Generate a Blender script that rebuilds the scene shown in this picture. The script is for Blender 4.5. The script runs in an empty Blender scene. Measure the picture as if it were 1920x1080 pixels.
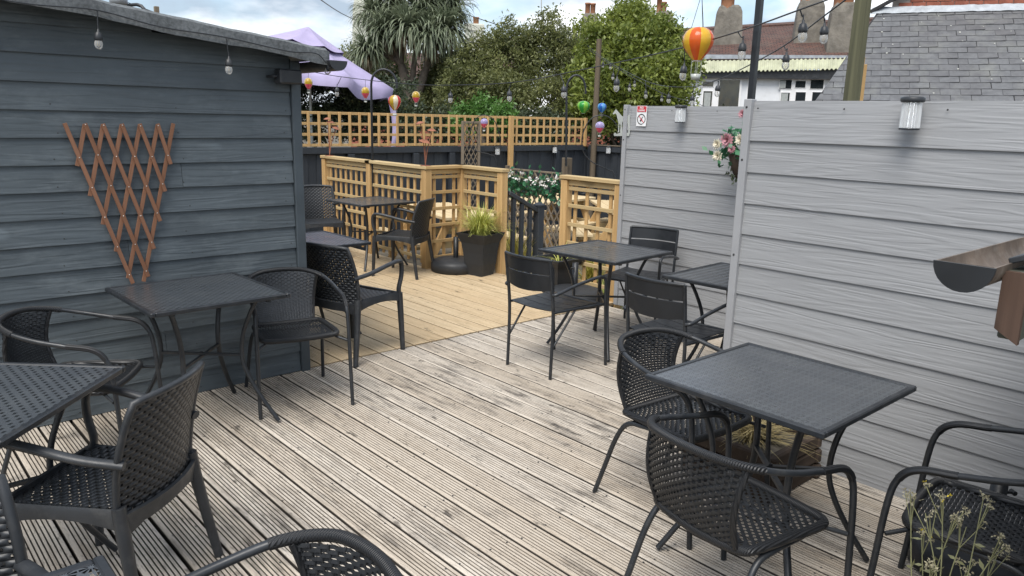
import bpy, math, random
import numpy as np
from mathutils import Vector, Matrix
random.seed(7); rng = np.random.default_rng(7)
scene = bpy.context.scene
C = scene.collection
R = math.radians

# ------------------------------------------------------------------ camera
F_PX, EYE = 1430.0, 1.6
MW = np.array([[0.74641588, -0.66507005, 0.02334876],
               [-0.12780794, -0.17769623, -0.97575057],
               [0.65309147, 0.72533156, -0.21763652]])      # world -> camera (right, down, forward)
cam_d = bpy.data.cameras.new('camera'); cam = bpy.data.objects.new('camera', cam_d); C.objects.link(cam)
cam_d.sensor_width = 36.0; cam_d.lens = F_PX / 1920 * 36.0; cam_d.clip_end = 2000; cam_d.clip_start = 0.05
cam.matrix_world = Matrix(((MW[0][0], -MW[1][0], -MW[2][0], 0), (MW[0][1], -MW[1][1], -MW[2][1], 0),
                           (MW[0][2], -MW[1][2], -MW[2][2], EYE), (0, 0, 0, 1)))
scene.camera = cam
scene.render.resolution_x, scene.render.resolution_y = 1024, 576

# ------------------------------------------------------------------ light
SUN_EL, SUN_AZ = 57.0, 208.0          # azimuth: direction the light comes from, measured from +X towards +Y
world = bpy.data.worlds.new('World'); scene.world = world; world.use_nodes = True
nt = world.node_tree; nt.nodes.clear()
def wn(t, **k):
    n = nt.nodes.new(t)
    for a, b in k.items(): setattr(n, a, b)
    return n
wl = nt.links.new
sky = wn('ShaderNodeTexSky', sky_type='NISHITA'); sky.sun_disc = False
sky.sun_elevation = R(SUN_EL); sky.sun_rotation = R(90 - SUN_AZ); sky.dust_density = 1.5; sky.air_density = 1.0
tc = wn('ShaderNodeTexCoord'); mp = wn('ShaderNodeMapping'); mp.inputs['Scale'].default_value = (1, 1, 2.6)
mp.inputs['Rotation'].default_value = (0, 0, R(20)); mp.inputs['Location'].default_value = (0.35, 0.1, 0.1)
wl(tc.outputs['Generated'], mp.inputs['Vector'])
n1 = wn('ShaderNodeTexNoise'); n1.inputs['Scale'].default_value = 3.1; n1.inputs['Detail'].default_value = 9
n1.inputs['Roughness'].default_value = 0.56; n1.inputs['Distortion'].default_value = 0.35
wl(mp.outputs[0], n1.inputs['Vector'])
cr = wn('ShaderNodeValToRGB'); cr.color_ramp.elements[0].position = 0.40; cr.color_ramp.elements[1].position = 0.56
wl(n1.outputs['Fac'], cr.inputs['Fac'])
n2 = wn('ShaderNodeTexNoise'); n2.inputs['Scale'].default_value = 5.5; n2.inputs['Detail'].default_value = 7
wl(mp.outputs[0], n2.inputs['Vector'])
cr2 = wn('ShaderNodeValToRGB'); cr2.color_ramp.elements[0].position = 0.40; cr2.color_ramp.elements[1].position = 0.60
cr2.color_ramp.elements[0].color = (2.7, 3.3, 4.0, 1); cr2.color_ramp.elements[1].color = (7.8, 7.9, 8.0, 1)
wl(n2.outputs['Fac'], cr2.inputs['Fac'])
mixc = wn('ShaderNodeMix', data_type='RGBA')
wl(cr.outputs['Color'], mixc.inputs['Factor']); wl(sky.outputs[0], mixc.inputs['A']); wl(cr2.outputs['Color'], mixc.inputs['B'])
bg = wn('ShaderNodeBackground'); bg.inputs['Strength'].default_value = 0.1
wl(mixc.outputs['Result'], bg.inputs['Color'])
wo = wn('ShaderNodeOutputWorld'); wl(bg.outputs[0], wo.inputs['Surface'])
sd = bpy.data.lights.new('sun', 'SUN'); sd.energy = 1.9; sd.angle = R(36); sd.color = (1.0, 0.96, 0.9)
sun = bpy.data.objects.new('sun', sd); C.objects.link(sun)
sv = Vector((math.cos(R(SUN_EL)) * math.cos(R(SUN_AZ)), math.cos(R(SUN_EL)) * math.sin(R(SUN_AZ)), math.sin(R(SUN_EL))))
sun.rotation_euler = sv.to_track_quat('Z', 'Y').to_euler(); sun.location = sv * 60
vs = scene.view_settings; vs.view_transform = 'Standard'; vs.look = 'None'; vs.exposure = 0.98; vs.gamma = 1.0
vs.use_curve_mapping = False

# ------------------------------------------------------------------ helpers: pixel -> point
def ray(x, y):
    return MW.T @ np.array([(x - 960) / F_PX, (y - 540) / F_PX, 1.0])
CAMP = np.array([0, 0, EYE])
def on_z(x, y, z=0.0):
    d = ray(x, y); return Vector(CAMP + d * ((z - EYE) / d[2]))
def on_x(x, y, X):
    d = ray(x, y); return Vector(CAMP + d * (X / d[0]))
def on_y(x, y, Y):
    d = ray(x, y); return Vector(CAMP + d * (Y / d[1]))
FW = np.array([math.cos(R(48)), math.sin(R(48)), 0.0]); RT = np.array([math.sin(R(48)), -math.cos(R(48)), 0.0])
def at(x, y, D):
    d = ray(x, y); return Vector(CAMP + d * (D / float(d @ FW)))

# ------------------------------------------------------------------ helpers: objects
def tag(o, label=None, cat=None, group=None, kind=None):
    if label: o['label'] = label
    if cat: o['category'] = cat
    if group: o['group'] = group
    if kind: o['kind'] = kind
    return o
def thing(name, label, cat, loc=(0, 0, 0), rz=0.0, group=None):
    o = bpy.data.objects.new(name, None); C.objects.link(o)
    o.location = loc; o.rotation_euler = (0, 0, rz); o.empty_display_size = 0.1
    return tag(o, label, cat, group)
def copy_tree(o, parent=None):
    c = o.copy(); C.objects.link(c)
    if parent is not None: c.parent = parent
    for ch in list(o.children): copy_tree(ch, c)
    return c
def place(proto, first, loc, rz, label, group=None):
    o = proto if first else copy_tree(proto)
    o.location = loc; o.rotation_euler = (0, 0, rz); o['label'] = label
    if group: o['group'] = group
    return o
def inst(mesh_obj_data, name, parent, loc=(0, 0, 0), rot=(0, 0, 0), scale=(1, 1, 1), m=None):
    o = bpy.data.objects.new(name, mesh_obj_data); C.objects.link(o)
    o.parent = parent; o.location = loc; o.rotation_euler = rot; o.scale = scale
    return o

class MB:
    def __init__(s): s.v = []; s.f = []; s.sm = []
    def add(s, vs_, fs, smooth=False):
        b = len(s.v); s.v += [tuple(p) for p in vs_]
        s.f += [tuple(i + b for i in f) for f in fs]; s.sm += [smooth] * len(fs); return s
    def box(s, c, d, rot=None, bev=0.0):
        x, y, z = d[0] / 2, d[1] / 2, d[2] / 2
        if bev <= 0:
            P = [(-x, -y, -z), (x, -y, -z), (x, y, -z), (-x, y, -z), (-x, -y, z), (x, -y, z), (x, y, z), (-x, y, z)]
            Fc = [(0, 3, 2, 1), (4, 5, 6, 7), (0, 1, 5, 4), (1, 2, 6, 5), (2, 3, 7, 6), (3, 0, 4, 7)]
        else:
            b = min(bev, x * .9, y * .9, z * .9); P = []; Fc = []
            # chamfered box: 24 verts
            idx = {}
            for sx in (-1, 1):
                for sy in (-1, 1):
                    for sz in (-1, 1):
                        for ax in range(3):
                            p = [sx * (x - b), sy * (y - b), sz * (z - b)]
                            p[ax] = (sx * x, sy * y, sz * z)[ax]
                            idx[(sx, sy, sz, ax)] = len(P); P.append(tuple(p))
            def q(*k): return tuple(idx[i] for i in k)
            for sg in (-1, 1):
                a = [(sg, -1, -1, 0), (sg, 1, -1, 0), (sg, 1, 1, 0), (sg, -1, 1, 0)]; Fc.append(q(*(a if sg > 0 else a[::-1])))
                a = [(-1, sg, -1, 1), (-1, sg, 1, 1), (1, sg, 1, 1), (1, sg, -1, 1)]; Fc.append(q(*(a if sg > 0 else a[::-1])))
                a = [(-1, -1, sg, 2), (1, -1, sg, 2), (1, 1, sg, 2), (-1, 1, sg, 2)]; Fc.append(q(*(a if sg > 0 else a[::-1])))
            for s1 in (-1, 1):
                for s2 in (-1, 1):
                    a = [(s1, s2, -1, 0), (s1, s2, -1, 1), (s1, s2, 1, 1), (s1, s2, 1, 0)]; Fc.append(q(*(a if s1 * s2 > 0 else a[::-1])))
                    a = [(s1, -1, s2, 0), (s1, 1, s2, 0), (s1, 1, s2, 2), (s1, -1, s2, 2)]; Fc.append(q(*(a if s1 * s2 > 0 else a[::-1])))
                    a = [(-1, s1, s2, 1), (-1, s1, s2, 2), (1, s1, s2, 2), (1, s1, s2, 1)]; Fc.append(q(*(a if s1 * s2 > 0 else a[::-1])))
            for sx in (-1, 1):
                for sy in (-1, 1):
                    for sz in (-1, 1):
                        a = [(sx, sy, sz, 0), (sx, sy, sz, 1), (sx, sy, sz, 2)]; Fc.append(q(*(a if sx * sy * sz > 0 else a[::-1])))
        M = rot if rot is not None else Matrix.Identity(3)
        cc = Vector(c)
        return s.add([M @ Vector(p) + cc for p in P], Fc)
    def bar(s, a, b, w, t, up=(0, 0, 1), bev=0.0):
        """box from a to b; w = size across (perp. to up), t = size along up"""
        a, b = Vector(a), Vector(b); d = (b - a); L = d.length; d.normalize()
        u = Vector(up); sdv = d.cross(u)
        if sdv.length < 1e-6: sdv = d.cross(Vector((1, 0, 0)))
        sdv.normalize(); u = sdv.cross(d)
        M = Matrix((d, sdv, u)).transposed()
        return s.box((a + b) / 2, (L, w, t), M, bev)
    def tube(s, pts, r, n=8, closed=False, caps=True, smooth=True, flat=1.0):
        pts = [Vector(p) for p in pts]; m = len(pts)
        rs = r if isinstance(r, (list, tuple)) else [r] * m
        tang = []
        for i in range(m):
            if closed: t = pts[(i + 1) % m] - pts[i - 1]
            else: t = pts[min(i + 1, m - 1)] - pts[max(i - 1, 0)]
            tang.append(t.normalized())
        ref = Vector((0, 0, 1)) if abs(tang[0].z) < 0.9 else Vector((1, 0, 0))
        nrm = tang[0].cross(ref).normalized(); V = []; Fc = []
        for i in range(m):
            nrm = (nrm - tang[i] * nrm.dot(tang[i]))
            if nrm.length < 1e-6: nrm = tang[i].orthogonal()
            nrm.normalize(); bn = tang[i].cross(nrm)
            for k in range(n):
                a = 2 * math.pi * k / n
                V.append(pts[i] + (nrm * math.cos(a) + bn * math.sin(a) * flat) * rs[i])
        for i in range(m if closed else m - 1):
            j = (i + 1) % m
            for k in range(n):
                k2 = (k + 1) % n
                Fc.append((i * n + k, i * n + k2, j * n + k2, j * n + k))
        s.add(V, Fc, smooth)
        if caps and not closed:
            s.add([V[k] for k in range(n)], [tuple(range(n))[::-1]]); s.add([V[(m - 1) * n + k] for k in range(n)], [tuple(range(n))])
        return s
    def lathe(s, prof, n=16, c=(0, 0, 0), smooth=True, a0=0.0, a1=2 * math.pi):
        full = abs(a1 - a0 - 2 * math.pi) < 1e-6; m = n if full else n + 1; V = []; Fc = []
        for (r, z) in prof:
            for k in range(m):
                a = a0 + (a1 - a0) * k / n
                V.append((c[0] + r * math.cos(a), c[1] + r * math.sin(a), c[2] + z))
        for i in range(len(prof) - 1):
            for k in range(n):
                k2 = (k + 1) % m
                Fc.append((i * m + k, i * m + k2, (i + 1) * m + k2, (i + 1) * m + k))
        return s.add(V, Fc, smooth)
    def prism(s, poly, y0, y1, fn):
        """poly: 2-D outline; fn(a, b, t) -> 3-D point; extruded t = y0..y1"""
        n = len(poly)
        V = [fn(a, b, y0) for a, b in poly] + [fn(a, b, y1) for a, b in poly]
        Fc = [tuple(range(n))[::-1], tuple(range(n, 2 * n))] + [(i, (i + 1) % n, n + (i + 1) % n, n + i) for i in range(n)]
        return s.add(V, Fc)
    def grid(s, P, smooth=True, closed_u=False):
        nv, nu = len(P), len(P[0])
        V = [p for row in P for p in row]
        Fc = [(j * nu + i, j * nu + (i + 1) % nu, (j + 1) * nu + (i + 1) % nu, (j + 1) * nu + i) for j in range(nv - 1) for i in range(nu if closed_u else nu - 1)]
        return s.add(V, Fc, smooth)
    def mesh(s, name, mat):
        me = bpy.data.meshes.new(name); me.from_pydata([tuple(p) for p in s.v], [], s.f)
        me.polygons.foreach_set('use_smooth', s.sm); me.materials.append(mat); me.update(); return me
    def build(s, name, mat, parent=None, loc=None, rot=None):
        o = bpy.data.objects.new(name, s.mesh(name, mat)); C.objects.link(o)
        if parent is not None: o.parent = parent
        if loc is not None: o.location = loc
        if rot is not None: o.rotation_euler = rot
        return o
def quads_object(name, V, mat, parent=None, nper=4, smooth=False):
    """V: (n, nper, 3) array -> one mesh of n polygons"""
    n = V.shape[0]; me = bpy.data.meshes.new(name)
    me.vertices.add(n * nper); me.vertices.foreach_set('co', V.reshape(-1).astype(np.float32))
    me.loops.add(n * nper); me.loops.foreach_set('vertex_index', np.arange(n * nper, dtype=np.int32))
    me.polygons.add(n); me.polygons.foreach_set('loop_start', np.arange(0, n * nper, nper, dtype=np.int32))
    me.polygons.foreach_set('loop_total', np.full(n, nper, dtype=np.int32))
    me.materials.append(mat); me.update(calc_edges=True)
    o = bpy.data.objects.new(name, me); C.objects.link(o)
    if parent is not None: o.parent = parent
    return o
def solidify(o, t, off=0.0):
    m = o.modifiers.new('solid', 'SOLIDIFY'); m.thickness = t; m.offset = off
    e = o.modifiers.new('edges', 'EDGE_SPLIT'); e.split_angle = R(40)
def spline(pts, n=6, closed=False):
    P = [Vector(p) for p in pts]; out = []; m = len(P)
    for i in range(m if closed else m - 1):
        p1, p2 = P[i], P[(i + 1) % m]
        p0 = P[i - 1] if (closed or i > 0) else p1 * 2 - p2
        p3 = P[(i + 2) % m] if (closed or i + 2 < m) else p2 * 2 - p1
        for k in range(n):
            t = k / n
            out.append(0.5 * ((2 * p1) + (p2 - p0) * t + (2 * p0 - 5 * p1 + 4 * p2 - p3) * t * t + (3 * p1 - p0 - 3 * p2 + p3) * t ** 3))
    if not closed: out.append(P[-1])
    return out
def text_mesh(body, size, mat, name, parent, fn, spacing=1.0, bold=0.0):
    cu = bpy.data.curves.new('lettering', 'FONT'); cu.body = body; cu.size = size; cu.align_x = 'CENTER'; cu.align_y = 'CENTER'
    cu.space_character = spacing; cu.offset = bold
    to = bpy.data.objects.new('lettering_source', cu); C.objects.link(to)
    bpy.context.view_layer.update()
    me = bpy.data.meshes.new_from_object(to.evaluated_get(bpy.context.evaluated_depsgraph_get()))
    bpy.data.objects.remove(to); bpy.data.curves.remove(cu)
    for v in me.vertices: v.co = fn(v.co.x, v.co.y)
    me.materials.clear(); me.materials.append(mat)
    o = bpy.data.objects.new(name, me); C.objects.link(o); o.parent = parent
    return o

# ------------------------------------------------------------------ materials
class NM:
    def __init__(s, name):
        s.m = bpy.data.materials.new(name); s.m.use_nodes = True; s.t = s.m.node_tree; s.t.nodes.clear()
        s.o = s.n('ShaderNodeOutputMaterial'); s.p = s.n('ShaderNodeBsdfPrincipled'); s.l(s.p.outputs[0], s.o.inputs['Surface'])
    def n(s, t, **k):
        x = s.t.nodes.new(t)
        for a, b in k.items(): setattr(x, a, b)
        return x
    def l(s, a, b): s.t.links.new(a, b)
    def set(s, **k):
        for a, b in k.items(): s.p.inputs[a.replace('_', ' ')].default_value = b
    def coords(s, scale=(1, 1, 1), kind='Object', rand=0.0, rot=(0, 0, 0)):
        tc = s.n('ShaderNodeTexCoord') if kind != 'World' else s.n('ShaderNodeNewGeometry')
        out = tc.outputs[kind if kind != 'World' else 'Position']
        if rand:
            oi = s.n('ShaderNodeObjectInfo'); vm = s.n('ShaderNodeVectorMath', operation='SCALE'); vm.inputs[0].default_value = (rand, rand * .7, rand * .5)
            s.l(oi.outputs['Random'], vm.inputs['Scale'])
            va = s.n('ShaderNodeVectorMath', operation='ADD'); s.l(out, va.inputs[0]); s.l(vm.outputs[0], va.inputs[1]); out = va.outputs[0]
        mp = s.n('ShaderNodeMapping'); mp.inputs['Scale'].default_value = scale; mp.inputs['Rotation'].default_value = rot; s.l(out, mp.inputs['Vector'])
        return mp.outputs[0]
    def noise(s, vec, scale, detail=4, rough=.55, dist=0.0):
        x = s.n('ShaderNodeTexNoise'); x.inputs['Scale'].default_value = scale; x.inputs['Detail'].default_value = detail
        x.inputs['Roughness'].default_value = rough; x.inputs['Distortion'].default_value = dist; s.l(vec, x.inputs['Vector']); return x.outputs['Fac']
    def ramp(s, fac, stops):
        x = s.n('ShaderNodeValToRGB'); e = x.color_ramp.elements
        while len(e) < len(stops): e.new(0.5)
        for i, (p, c) in enumerate(stops):
            e[i].position = p; e[i].color = (c, c, c, 1) if isinstance(c, (int, float)) else (*c, 1)
        s.l(fac, x.inputs['Fac']); return x.outputs['Color']
    def mix(s, fac, a, b, mode='MIX'):
        x = s.n('ShaderNodeMix', data_type='RGBA', blend_type=mode)
        for sock, v in (('Factor', fac), ('A', a), ('B', b)):
            if isinstance(v, (int, float)): x.inputs[sock].default_value = v
            elif isinstance(v, tuple): x.inputs[sock].default_value = (*v, 1) if len(v) == 3 else v
            else: s.l(v, x.inputs[sock])
        return x.outputs['Result']
    def math(s, op, a, b=0.0, c=None):
        x = s.n('ShaderNodeMath', operation=op)
        for i, v in enumerate((a, b) if c is None else (a, b, c)):
            if isinstance(v, (int, float)): x.inputs[i].default_value = v
            else: s.l(v, x.inputs[i])
        return x.outputs[0]
    def sep(s, vec):
        x = s.n('ShaderNodeSeparateXYZ'); s.l(vec, x.inputs[0]); return x.outputs
    def bump(s, h, dist=0.01, strength=1.0):
        x = s.n('ShaderNodeBump'); x.inputs['Distance'].default_value = dist; x.inputs['Strength'].default_value = strength
        s.l(h, x.inputs['Height']); s.l(x.outputs[0], s.p.inputs['Normal']); return x
    def color(s, c):
        if isinstance(c, tuple): s.p.inputs['Base Color'].default_value = (*c, 1)
        else: s.l(c, s.p.inputs['Base Color'])
    def rough(s, r):
        if isinstance(r, (int, float)): s.p.inputs['Roughness'].default_value = r
        else: s.l(r, s.p.inputs['Roughness'])
def rand_out(k):
    return k.n('ShaderNodeObjectInfo').outputs['Random']
def plain(name, c, rough=.6, var=.12, scale=6.0, metallic=0.0, bump=0.0, spec=.5, bscale=60, dirt=0.0):
    k = NM(name); v = k.coords(rand=9.0)
    nz = k.noise(v, scale, 5)
    lo = tuple(max(0, x * (1 - var)) for x in c); hi = tuple(min(1, x * (1 + var)) for x in c)
    col = k.ramp(nz, [(.3, lo), (.7, hi)])
    if dirt:
        d = k.ramp(k.noise(v, scale * 2.3, 6, .65), [(.5, 0.0), (.72, 1.0)])
        col = k.mix(k.math('MULTIPLY', d, dirt), col, (.3, .28, .25))
    k.color(col); k.rough(k.ramp(k.noise(v, scale * 3, 3), [(.3, max(.02, rough - .1)), (.7, min(1, rough + .1))]))
    k.set(Metallic=metallic, Specular_IOR_Level=spec)
    if bump: k.bump(k.noise(v, bscale, 4), bump, .6)
    return k.m
def wood(name, axis, light, dark, grain=1.0, rough=.75, knots=.5, bump=.002, stain=None, grey=None):
    """axis = index of the long axis of the object's local space"""
    k = NM(name); sc = [26.0 * grain] * 3; sc[axis] = 1.1 * grain
    v = k.coords(tuple(sc), rand=13.0)
    f = k.noise(v, 1.0, 8, .62, .6)
    col = k.ramp(f, [(.32, dark), (.62, light)])
    r = rand_out(k)
    col = k.mix(k.math('MULTIPLY', r, .55), col, (light[0] * .72, light[1] * .68, light[2] * .62))
    s2 = [7.0] * 3; s2[axis] = 2.6
    kn = k.noise(k.coords(tuple(s2), rand=31.0), 1.0, 2, .5)
    col = k.mix(k.math('MULTIPLY', k.ramp(kn, [(.68, 0.0), (.76, 1.0)]), knots), col, tuple(x * .35 for x in dark))
    if grey:
        g = k.ramp(k.noise(k.coords((1.6, 1.6, 1.6), 'World'), 1.0, 6, .6), [(.4, 0.0), (.66, 1.0)])
        col = k.mix(k.math('MULTIPLY', g, grey[3]), col, grey[:3])
    k.color(col); k.rough(rough); k.set(Specular_IOR_Level=.3)
    k.bump(f, bump, .7); return k.m
def contour_board(name, base, axis, freq=9.0, depth=.003, rough=.55, var=.1, sheen=.5, wash=None, cut=13.0):
    """painted or pressed board with raised cathedral grain: contour lines of a stretched noise field"""
    k = NM(name); sc = [cut] * 3; sc[axis] = 1.25
    v = k.coords(tuple(sc), rand=17.0)
    f = k.noise(v, 1.0, 2.5, .5, .25)
    w = k.math('SINE', k.math('MULTIPLY', f, freq * 2 * math.pi))
    sc2 = [120.0] * 3; sc2[axis] = 2.0
    fine = k.noise(k.coords(tuple(sc2), rand=23.0), 1.0, 4, .6)
    h = k.math('ADD', k.math('MULTIPLY', w, .5), k.math('MULTIPLY', fine, .35))
    big = k.noise(k.coords((1.7, 1.7, 1.7), rand=5.0), 1.0, 5, .6)
    lo = tuple(x * (1 - var) for x in base); hi = tuple(x * (1 + var) for x in base)
    col = k.ramp(big, [(.3, lo), (.7, hi)])
    col = k.mix(k.math('MULTIPLY', k.ramp(w, [(.0, 1.0), (.35, 0.0)]), .10), col, tuple(x * .72 for x in base))
    if wash:
        wsh = k.ramp(k.noise(k.coords((3, 3, 7), rand=3.0), 1.0, 7, .7), [(.5, 0.0), (.8, 1.0)])
        col = k.mix(k.math('MULTIPLY', wsh, wash[3]), col, wash[:3])
        kn = k.ramp(k.noise(k.coords((4.5, 4.5, 9), rand=41.0), 1.0, 2, .5), [(.7, 0.0), (.78, 1.0)])
        col = k.mix(k.math('MULTIPLY', kn, .35), col, tuple(min(1, x * 2.2) for x in base))
    col = k.mix(k.math('MULTIPLY', rand_out(k), .2), col, tuple(x * .82 for x in base))
    k.color(col); k.rough(rough); k.set(Specular_IOR_Level=sheen); k.bump(h, depth, .8); return k.m
def deck_wood(name, light, dark, groove, stain, wet, period=.0128):
    k = NM(name)
    v = k.coords((34, 1.4, 34), rand=13.0)
    f = k.noise(v, 1.0, 8, .65, .5)
    col = k.ramp(f, [(.3, dark), (.55, light)])
    col = k.mix(k.math('MULTIPLY', rand_out(k), .45), col, (light[0] * .70, light[1] * .62, light[2] * .52))
    kn = k.ramp(k.noise(k.coords((16, 6.5, 16), rand=31.0), 1.0, 3, .65), [(.64, 0.0), (.72, 1.0)])
    col = k.mix(k.math('MULTIPLY', kn, .8), col, tuple(x * .22 for x in dark))
    gw = k.noise(k.coords((1.25, 1.25, 1.25), 'World'), 1.0, 7, .68)
    st = k.ramp(gw, [(.44, 0.0), (.62, 1.0)])
    sp = k.ramp(k.noise(k.coords((30, 3.0, 30), rand=19.0), 1.0, 7, .7), [(.47, 0.0), (.60, 1.0)])
    col = k.mix(k.math('MULTIPLY', k.math('MULTIPLY', st, sp), stain[3]), col, stain[:3])
    fine = k.ramp(k.noise(k.coords((120, 22, 120), rand=29.0), 1.0, 5, .75), [(.54, 0.0), (.66, 1.0)])
    col = k.mix(k.math('MULTIPLY', fine, .5), col, stain[:3])
    # grime sits at the bottom of the milled grooves (local height below the ridge tops)
    z = k.sep(k.coords())[2]
    gm = k.ramp(k.math('MULTIPLY_ADD', z, 250.0, 1.0), [(.0, 1.0), (.75, 0.0)])
    col = k.mix(k.math('MULTIPLY', gm, groove[3]), col, groove[:3])
    k.color(col); k.rough(wet); k.set(Specular_IOR_Level=.35); k.bump(f, .0016, .6); return k.m
M = {}
M['old_deck'] = deck_wood('weathered_decking', (.62, .56, .48), (.40, .345, .28), (.03, .026, .022, .95), (.07, .062, .056, .85), .72)
M['new_deck'] = deck_wood('fresh_decking', (.63, .50, .325), (.48, .36, .215), (.2, .14, .08, .75), (.26, .19, .11, .4), .68)
M['shed'] = contour_board('slate_blue_shed_paint', (.080, .097, .108), 0, 5.0, .0018, .55, .25, .4, (.17, .195, .205, .7), 17.0)
M['shed_trim'] = plain('shed_trim_paint', (.058, .073, .084), .5, .15, 5, bump=.001)
M['grey_board'] = contour_board('pressed_grey_board', (.308, .314, .322), 1, 6.0, .0012, .5, .05, .4, None, 20.0)
M['grey_trim'] = plain('grey_trim', (.32, .325, .335), .5, .05, 4)
M['dark_fence'] = contour_board('charcoal_fence_paint', (.036, .042, .05), 2, 5.0, .0015, .6, .15, .3)
M['pine_z'] = wood('new_pine_upright', 2, (.60, .395, .18), (.43, .26, .105), 1.0, .7, .6, .001)
M['pine_x'] = wood('new_pine_along_x', 0, (.58, .40, .19), (.43, .28, .12), 1.0, .7, .5, .001)
M['pine_y'] = wood('new_pine_along_y', 1, (.56, .43, .23), (.42, .30, .15), 1.0, .7, .5, .001)
M['bench_x'] = wood('pale_bench_wood', 0, (.72, .58, .36), (.55, .42, .24), 1.0, .7, .4, .001)
M['old_wood'] = wood('dark_weathered_post', 2, (.16, .13, .095), (.085, .068, .05), 1.0, .85, .6, .002)
M['lath_brown'] = wood('weathered_lath', 2, (.24, .2, .15), (.15, .12, .09), 1.0, .85, .3, .001)
M['stained_lath'] = wood('red_brown_lath', 2, (.27, .135, .08), (.18, .085, .05), 1.2, .55, .6, .001)
M['green_post'] = wood('algae_green_post', 2, (.13, .13, .08), (.06, .063, .042), .8, .9, .4, .002)
M['felt'] = plain('mineral_roof_felt', (.125, .135, .14), .95, .35, 60, bump=.004, bscale=240)
M['black_metal'] = plain('black_powder_coat', (.014, .016, .019), .42, .2, 8)
M['black_plastic'] = plain('charcoal_resin', (.024, .027, .031), .45, .25, 6, bump=.0004, bscale=400, dirt=.09)
M['dark_pot'] = plain('anthracite_pot', (.024, .026, .029), .55, .2, 4, bump=.0008, bscale=200)
M['rust'] = plain('rusted_steel', (.27, .105, .06), .85, .35, 18, bump=.0015)
M['silver'] = plain('pale_zinc_plate', (.46, .48, .45), .5, .12, 9, metallic=.2)
M['screw'] = plain('screw_head', (.62, .61, .58), .35, .1, 3, metallic=.8)
M['screw_dark'] = plain('dark_screw_head', (.03, .03, .03), .5, .1, 3)
M['soil'] = plain('garden_ground', (.12, .105, .08), .95, .4, 5, bump=.02, bscale=14)
M['under'] = plain('under_deck_shadow_board', (.03, .026, .022), .95, .2, 3)
M['white_paint'] = plain('white_window_frame', (.8, .8, .8), .4, .04, 3)

# ------------------------------------------------------------------ ground
LOW = -0.30
g = MB()
g.add([(-900, -900, LOW), (900, -900, LOW), (900, 900, LOW), (-900, 900, LOW)], [(0, 1, 2, 3)])
tag(g.build('ground', M['soil']), kind='structure')

# ------------------------------------------------------------------ decks (boards run along Y)
PITCH, BW = 0.1456, 0.1355
def board_mesh(name, y0, y1, depth, mat, nr=7):
    prof = []; w = BW / 2; e = 0.004; gw = .0060 if depth > .004 else .0032
    prof += [(-w, -0.026), (-w, -e), (-w + e * .4, -e * .3), (-w + e, 0)]
    x0, x1 = -w + .024, w - .018
    for i in range(nr):
        c = x0 + (x1 - x0) * i / (nr - 1)
        prof += [(c - gw / 2, 0), (c - gw / 2 + .0006, -depth), (c + gw / 2 - .0006, -depth), (c + gw / 2, 0)]
    prof += [(w - e, 0), (w - e * .4, -e * .3), (w, -e), (w, -0.026)]
    n = len(prof); b = MB()
    V = [(x, y0, z) for x, z in prof] + [(x, y1, z) for x, z in prof]
    F = [(i, i + 1, n + i + 1, n + i) for i in range(n - 1)]
    b.add(V, [f[::-1] for f in F]); b.add([(x, y0, z) for x, z in prof], [tuple(range(n))]); b.add([(x, y1, z) for x, z in prof], [tuple(range(n))[::-1]])
    return b.mesh(name, mat)
def under(name, rects):
    b = MB()
    for (x0, x1, y0, y1) in rects: b.box(((x0 + x1) / 2, (y0 + y1) / 2, -.16), (x1 - x0, y1 - y0, .24))
    return tag(b.build(name, M['under']), kind='structure')
old = under('old_deck', [(-1.9, 5.12, -2.2, 4.30)])
me = board_mesh('deck_board', 0, 6.5, .0062, M['old_deck'])
k0 = int((-1.85 - 1.232) / PITCH)
for k in range(k0, 40):
    x = 1.232 + PITCH * (k + .5)
    if x > 5.08: break
    inst(me, 'deck_board', old, (x, -2.17, random.uniform(-.0012, .0012)), (0, random.uniform(-.004, .004), random.uniform(-.0004, .0004)))
sc_v = []
for k in range(k0, 40):
    x = 1.232 + PITCH * (k + .5)
    if x > 5.08: break
    for q in range(15):
        for dx in (-.045, .045):
            cx, cy = x + dx + random.uniform(-.006, .006), -1.9 + .43 * q + random.uniform(-.012, .012)
            sc_v.append([(cx + .0045 * math.cos(a), cy + .0045 * math.sin(a), .0022) for a in [i * math.pi / 3 for i in range(6)]])
quads_object('screws', np.array(sc_v), M['screw_dark'], old, 6)['kind'] = 'stuff'
new = under('new_deck', [(2.2, 4.70, 4.36, 8.82), (4.704, 5.20, 4.36, 6.58)])
me1 = board_mesh('deck_board', 0, 4.5, .0022, M['new_deck']); me2 = board_mesh('deck_board', 0, 2.22, .0022, M['new_deck'])
for k in range(6, 40):
    x = 1.232 + PITCH * (k + .5)
    if x > 5.19: break
    inst(me1 if x < 4.72 else me2, 'deck_board', new, (x, 4.343, .003 + random.uniform(-.0008, .0008)), (0, random.uniform(-.003, .003), 0))

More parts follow.
